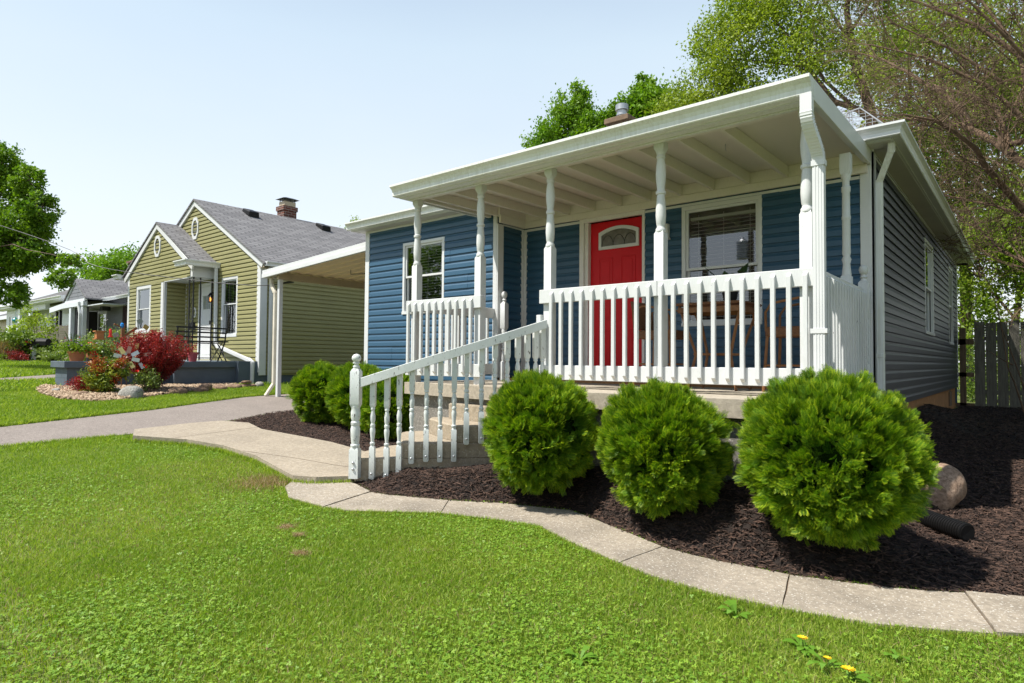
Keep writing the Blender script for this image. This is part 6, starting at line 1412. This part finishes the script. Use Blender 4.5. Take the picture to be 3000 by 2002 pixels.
# ------------------------------------------------------------------ small things
# corrugated drain pipe
t = thing('drain_pipe', (-.5, 5.3, -1.1), 'black corrugated drain pipe ending on the mulch beside the big globe', 'pipe')
A = Vector((-1.05, 5.72, -1.07)); B = Vector((-.335, 5.08, -1.10)); n = 150; pts = []; rad = []
for i in range(n+1): pts.append(A.lerp(B, i/n)+Vector((0, 0, .0))); rad.append(.057+(.006 if i % 3 else -.007))
b = MB(); b.tube(pts, rad, 20, cap=False); d = (B-A).normalized()
b.tube([B, B+d*.004, B-d*.18], [.058, .050, .048], 20, cap=False); b.build('corrugated_tube', m_black, t, smooth=True)
b = MB(); b.tube([B-d*.178, B-d*.18], [.052, .052], 16); b.build('inner_end', m_dark, t)
# wicker table and two chairs on the porch
t = thing('wicker_table', (-2.30, 5.95, -.262), 'brown wicker bar table in front of the porch window', 'table')
cx, cy = -2.35, 6.0; zt = .575
b = MB(); b.box(cx-.33, cy-.28, zt-.025, cx+.33, cy+.28, zt); b.build('tabletop', m_wicker, t, bevel=.01)
b = MB()
for s in (-1, 1): b.bar((cx-.30, cy+s*.25, zt-.07), (cx+.30, cy+s*.25, zt-.07), .02, .05); b.bar((cx+s*.30, cy-.25, zt-.07), (cx+s*.30, cy+.25, zt-.07), .02, .05)
b.build('apron', m_rattan, t)
for sx in (-1, 1):
    for sy in (-1, 1):
        b = MB(); b.tube([(cx+sx*.30, cy+sy*.24, zt-.03), (cx+sx*.17, cy+sy*.14, .08), (cx+sx*.24, cy+sy*.19, -.262)], [.014, .015, .014], 8); b.tube([(cx+sx*.30, cy+sy*.10, zt-.05), (cx+sx*.27, cy+sy*.2, .36)], .009, 6); b.build('leg', m_rattan, t, smooth=True)
b = MB(); b.bar((cx-.19, cy-.15, .08), (cx+.19, cy+.15, .08), .022, .022); b.bar((cx-.19, cy+.15, .08), (cx+.19, cy-.15, .08), .022, .022); b.build('stretcher', m_rattan, t)
def wicker_chair(cx, cy, rot, label):
    t = thing('wicker_chair', (cx, cy, -.262), label, 'chair', 'wicker bar chairs on the porch'); ca, sa = math.cos(rot), math.sin(rot)
    P = lambda x, y, z: (cx+x*ca-y*sa, cy+x*sa+y*ca, z-.262)
    def bx(b, x0, y0, z0, x1, y1, z1): b.hexa([P(x0, y0, z0), P(x1, y0, z0), P(x1, y1, z0), P(x0, y1, z0), P(x0, y0, z1), P(x1, y0, z1), P(x1, y1, z1), P(x0, y1, z1)])
    b = MB(); bx(b, -.21, -.20, .50, .21, .20, .59); b.build('seat', m_wicker, t, bevel=.012)
    b = MB(); b.hexa([P(-.21, .17, .60), P(.21, .17, .60), P(.21, .20, .60), P(-.21, .20, .60), P(-.19, .24, .90), P(.19, .24, .90), P(.19, .27, .90), P(-.19, .27, .90)]); b.build('backrest', m_wicker, t, bevel=.01)
    for sx in (-1, 1):
        for sy in (-1, 1):
            b = MB(); b.tube([P(sx*.19, sy*.18, .55), P(sx*.22, sy*.21, .0)], .014, 8); b.build('leg', m_rattan, t, smooth=True)
        b = MB(); b.tube([P(sx*.21, .2, .55), P(sx*.215, .22, .80), P(sx*.22, .1, .84), P(sx*.22, -.14, .80), P(sx*.215, -.19, .72), P(sx*.20, -.19, .55)], .012, 7); b.build('armrest', m_rattan, t, smooth=True)
    b = MB(); b.tube([P(-.215, -.2, .2), P(.215, -.2, .2)], .01, 6); b.tube([P(-.215, .2, .2), P(.215, .2, .2)], .01, 6); b.tube([P(-.215, -.2, .24), P(-.215, .2, .24)], .01, 6); b.tube([P(.215, -.2, .24), P(.215, .2, .24)], .01, 6); b.build('stretcher', m_rattan, t)
wicker_chair(-2.98, 6.05, math.pi*.5, 'brown wicker chair left of the porch table, next to the red door')
wicker_chair(-1.66, 6.05, -math.pi*.5, 'brown wicker chair right of the porch table, by the corner post')
# dark leafy houseplant behind the lower front window pane: on the table
t = thing('potted_plant', (-2.28, 6.12, .575), 'dark broad leaved houseplant in a black pot on the wicker table', 'plant')
b = MB(); b.lathe((-2.28, 6.12), [(.575, .055), (.69, .075), (.70, .075), (.70, .06)], 16); b.build('pot', m_black, t, smooth=True)
b = MB()
for i in range(17):
    a = i*2.4; el = rnd.uniform(.2, 1.1); L = rnd.uniform(.16, .27); d = Vector((math.cos(a)*math.cos(el), math.sin(a)*math.cos(el), math.sin(el))); p = Vector((-2.28, 6.12, .70)); q = p+d*L*.7; s = d.cross(Vector((0, 0, 1))).normalized()*.055; e = q+d*L*.9+Vector((0, 0, -.05))
    b.add([q, q.lerp(e, .4)+s, e, q.lerp(e, .4)-s, q.lerp(e, .5)+Vector((0, 0, -.015))], [(0, 1, 4), (1, 2, 4), (2, 3, 4), (3, 0, 4)]); b.tube([p, q], .003, 4, cap=False)
b.build('leaves', plain('dark_leaf', (.030, .065, .022, 1), .4, .3, 20), t)
# bench on the olive house porch (seat faces the door)
t = thing('garden_bench', (-14.9, 6.55, -.075), 'black slatted metal garden bench on the raised blue porch', 'bench'); z0 = -.075
for y in (6.0, 7.1):
    b = MB(); b.tube([(-14.72, y, z0+.80), (-14.80, y, z0+.44), (-14.98, y, z0+.22), (-15.14, y, z0)], .017, 8); b.tube([(-14.70, y, z0), (-14.90, y, z0+.22), (-15.16, y, z0+.43)], .015, 8)
    b.tube([(-14.96, y-.01, z0+.24), (-14.90, y, z0+.30), (-14.86, y, z0+.22), (-14.93, y, z0+.17)], .010, 6); b.build('leg', m_iron, t, smooth=True)
b = MB()
for i in range(4): b.box(-14.745+(-.028)*i-.01, 5.97, z0+.765-.105*i, -14.735-.028*i+.01, 7.13, z0+.80-.105*i)
b.build('backrest', m_iron, t)
b = MB()
for i in range(5): b.box(-15.18+.075*i, 5.97, z0+.425, -15.13+.075*i, 7.13, z0+.44)
b.build('seat', m_iron, t)
t = thing('bistro_table', (-15.5, 7.35, -.075), 'small folding black bistro table behind the bench', 'table')
b = MB(); b.lathe((-15.3, 7.15), [(z0+.47, .26), (z0+.485, .265), (z0+.495, .26)], 20); b.build('tabletop', m_iron, t)
for s in (-1, 1):
    b = MB(); b.tube([(-15.3+.15*s, 7.15-.2*s, z0+.47), (-15.3-.15*s, 7.15+.22*s, z0)], .012, 6); b.build('leg', m_iron, t)
# pots
def pot(x, y, z, r, h, mat, name, label, cat='plant pot'):
    t = thing(name, (x, y, z), label, cat); b = MB(); b.lathe((x, y), [(z, r*.68), (z+h*.75, r*.93), (z+h*.76, r*1.02), (z+h, r*1.05), (z+h, r*.93), (z+h*.85, r*.90)], 24); b.build('pot', mat, t, smooth=True); return t
def petals(x, y, z, r, n, mat, t, sx=.1, sy=.1, sz=.04):
    b = MB()
    for k in range(n):
        c = Vector((x+rnd.gauss(0, sx), y+rnd.gauss(0, sy), z+rnd.gauss(0, sz)))
        for j in range(4):
            d = Vector((rnd.gauss(0, 1), rnd.gauss(0, 1), rnd.gauss(.3, .7))).normalized()*r; s = d.orthogonal().normalized()*r*.6; b.add([c, c+d*.6+s, c+d, c+d*.6-s], [(0, 1, 2, 3)])
    b.build('flowers', mat, t)
x, y = -15.22, 4.22; t = pot(x, y, -.078, .165, .21, m_terra, 'flower_pot', 'large terracotta pot of mixed flowers on the blue wall end')
P = np.array([x, y, .20])+rng.normal(size=(1500, 3))*np.array([.14, .16, .06]); V, F = leaf_quads(P, .05, .6, .5); npmesh('foliage', V, F, m_under, rng.uniform(0, .8, 1500), None, t)
petals(x+.02, y+.05, .26, .022, 40, m_flpur, t, .10, .12, .03); petals(x+.05, y+.24, .14, .025, 34, m_flred, t, .05, .04, .06); petals(x, y-.05, .36, .018, 4, m_flred, t, .06, .16, .05)
b = MB()
for k in range(14):
    a = rnd.uniform(0, 6.28); L = rnd.uniform(.2, .42); d = Vector((math.cos(a), math.sin(a), 0)); q = Vector((x-.06, y-.08, .2)); b.tube([q, q+d*L*.3+Vector((0, 0, L*.8)), q+d*L+Vector((0, 0, L*.7))], [.006, .005, .001], 4)
b.build('grass_leaves', m_shrub, t)
x, y = -16.6, 4.9; 
t = pot(-16.25, 4.78, .0, .13, .26, m_terra, 'flower_pot', 'second terracotta pot with pink and white blooms behind the large one'); petals(-16.25, 4.78, .30, .028, 22, m_flred, t, .05, .06, .02); petals(-16.22, 4.88, .29, .026, 16, m_whites, t, .05, .05, .02)
b = MB(); b.lathe((-16.25, 4.78), [(-.62, .12), (.0, .10)], 12); st = b.build('plant_stand', m_iron, None); tag(st, 'dark round plant stand under the second terracotta pot', 'stand')
t = pot(-15.15, 6.52, -.075, .115, .22, m_redpot, 'flower_pot', 'red plastic pot on the raised porch beneath the bench seat')
t = thing('mortar_ornament', (-14.95, 5.3, -.078), 'small pink pagoda shaped ornament on the low blue wall', 'ornament'); b = MB(); b.sqpost((-14.95, 5.3), 0, [(-.078, .05), (-.02, .045), (-.02, .07), (.0, .07), (.03, .02)]); b.build('ornament_body', m_redpot, t)
# shepherd hook with feeders
t = thing('shepherd_hook', (-15.9, 4.95, -.65), 'thin black garden pole holding bird feeders', 'pole'); hx, hy = -15.9, 4.92
b = MB(); b.tube([(hx, hy, -.68), (hx, hy, .80), (hx, hy+.06, .86)], .008, 6); b.tube([(hx, hy-.13, .60), (hx, hy+.15, .60)], .005, 5); b.build('rod', m_iron, t)
t = thing('bird_feeder', (hx, hy-.10, .45), 'wooden hopper bird feeder hanging left of the garden pole', 'bird feeder'); b = MB(); b.box(hx-.07, hy-.17, .42, hx+.07, hy-.03, .57); b.box(hx-.09, hy-.20, .57, hx+.09, hy+.0, .595); b.box(hx-.1, hy-.20, .40, hx+.1, hy+.0, .42); b.build('feeder_box', plain('orange_wood', (.42, .16, .05, 1), .7), t)
t = thing('hummingbird_feeder', (hx, hy+.13, .48), 'red tube hummingbird feeder hanging right of the garden pole', 'bird feeder'); b = MB(); b.lathe((hx, hy+.12), [(.46, .05), (.48, .05), (.485, .03), (.62, .03), (.65, .015)], 12); b.build('feeder_tube', m_flred, t, smooth=True)
# glass tile whirligigs
m_tiles = [plain('tile_'+n_, c_, .15, .1, 20, spec=.8, metal=.2) for n_, c_ in (('clear', (.34, .40, .34, 1)), ('amber', (.52, .42, .13, 1)), ('brown', (.28, .12, .08, 1)), ('pale', (.40, .44, .47, 1)))]
def whirl(px, py, zc, r, n, sz, label, base_z, tilt=.0, zt=None):
    t = thing('garden_spinner', (px, py, base_z), label, 'garden ornament'); b = MB(); b.tube([(px, py, base_z-.05), (px, py, zc)], .006, 6); b.build('stake', m_rattan, t)
    b = MB(); b.lathe((px+.02, py), [(zc-.03, .01), (zc, .035), (zc+.03, .01)], 10); b.build('hub', m_rattan, t)
    nx = Vector((.85, -.52, .05)).normalized(); ux = nx.cross(Vector((0, 0, 1))).normalized(); uz = ux.cross(nx)
    for i in range(n):
        a = 2*math.pi*(i+.3)/n; d = ux*math.cos(a)+uz*math.sin(a); s = -ux*math.sin(a)+uz*math.cos(a); c = Vector((px, py, zc))+d*r+nx*rnd.uniform(-.01, .03); b = MB(); b.obox(c, d*sz, s*sz*.55, nx*.004); b.bar((px, py, zc), c, .004, .004); b.build('blade', m_tiles[i % 4], t)
whirl(-13.05, 4.42, .0, .155, 8, .065, 'garden spinner of coloured glass tiles rising from the nandina', g(-13.05, 4.42))
whirl(-13.2, 4.62, .02, .20, 5, .06, 'smaller pale tile spinner just right of the tall one', g(-13.2, 4.62))
t = thing('tile_sculpture', (-14.2, 4.55, -.6), 'rusty cross shaped yard sculpture with mirrored tiles on top', 'garden ornament'); px, py = -14.2, 4.72
b = MB(); b.tube([(px, py, -.7), (px, py, .70)], .010, 6); b.box(px-.03, py-.03, .22, px+.03, py+.03, .70); b.bar((px, py-.05, .24), (px, py+.03, .24), .08, .03); b.bar((px, py-.16, .68), (px, py+.02, .60), .03, .03); b.bar((px, py, .42), (px, py+.26, .62), .02, .05); b.build('frame', m_rattan, t)
for i, (dy, z, a) in enumerate(((-.13, .46, .3), (.30, .76, .5), (.42, .64, -.5), (.34, .34, .9), (.12, .20, 0), (.02, .19, 0))):
    b = MB(); c = Vector((px+.03, py+dy, z)); d = Vector((-.2, math.cos(a), math.sin(a))).normalized(); s = Vector((.05, -math.sin(a), math.cos(a))).normalized(); b.obox(c, d*.055, s*.045, d.cross(s)*.004); b.build('tile', m_tiles[(0, 0, 1, 3, 3, 3)[i]], t)
b = MB(); b.lathe((px+.02, py-.02), [(.60, .01), (.64, .035), (.69, .03), (.71, .01)], 10); b.build('blue_ball', plain('blue_glass', (.01, .22, .60, 1), .1), t)
# mailbox
t = thing('mailbox', (-30.7, 6.9, -.2), 'black curbside mailbox on a leaning white post', 'mailbox'); mx, my = -30.3, 6.95
b = MB(); b.bar((mx-.05, my, -.30), (mx+.03, my, .46), .16, .12, up=(0, 1, 0)); b.build('post', m_whites, t)
b = MB(); q = [(-.16, 0), (.16, 0), (.16, .16), (.11, .24), (0, .28), (-.11, .24), (-.16, .16)]; pth = [(Vector((mx-.32, my-.25, .46)), Vector((.6, -.8, 0)), Vector((0, 0, 1))), (Vector((mx+.50, my+.35, .46)), Vector((.6, -.8, 0)), Vector((0, 0, 1)))]
b.sweep(q, pth, closed=True); b.f += [tuple(range(7))[::-1], tuple(7+i for i in range(7))]; b.mi += [0, 0]; b.build('box', m_black, t)
b = MB(); b.bar((mx-.1, my-.30, .60), (mx+.15, my-.14, .57), .02, .05); b.build('flag', m_flred, t)
# overhead service wire
b = MB(); P = [(-26, 2.0, 5.0), (-18.2, 4.5, 2.76), (-16.8, 5.0, 2.14), (-14.0, 6.0, 1.70), (-12.4, 6.6, 1.53), (-11.55, 6.9, 1.56)]
Q = []
for i in range(len(P)-1):
    for k in range(6):
        t_ = k/6; p0 = Vector(P[max(i-1, 0)]); p1 = Vector(P[i]); p2 = Vector(P[i+1]); p3 = Vector(P[min(i+2, len(P)-1)]); Q.append(.5*((2*p1)+(-p0+p2)*t_+(2*p0-5*p1+4*p2-p3)*t_*t_+(-p0+3*p1-3*p2+p3)*t_**3))
Q.append(Vector(P[-1])); b.tube(Q, .0085, 6); w1 = b.build('service_wire', m_iron, None); tag(w1, 'thin black service wire drooping to the carport', 'wire')
b = MB(); b.tube([(-11.85, 6.78, 1.55), (-11.62, 6.88, 1.57), (-11.5, 6.9, 1.56)], [.012, .022, .012], 6); b.tube([(-11.75, 6.8, 1.53), (-11.95, 6.7, 1.33)], .010, 5); b.build('wire_clamp', m_iron, w1)
# edging log by the far walk, leaf litter
b = MB(); b.tube([(-29.1, 6.65, -.18), (-29.3, 5.9, -.18)], .06, 6); tag(b.build('edging_timber', m_black, None), 'black edging strip beside the far walk', 'edging')
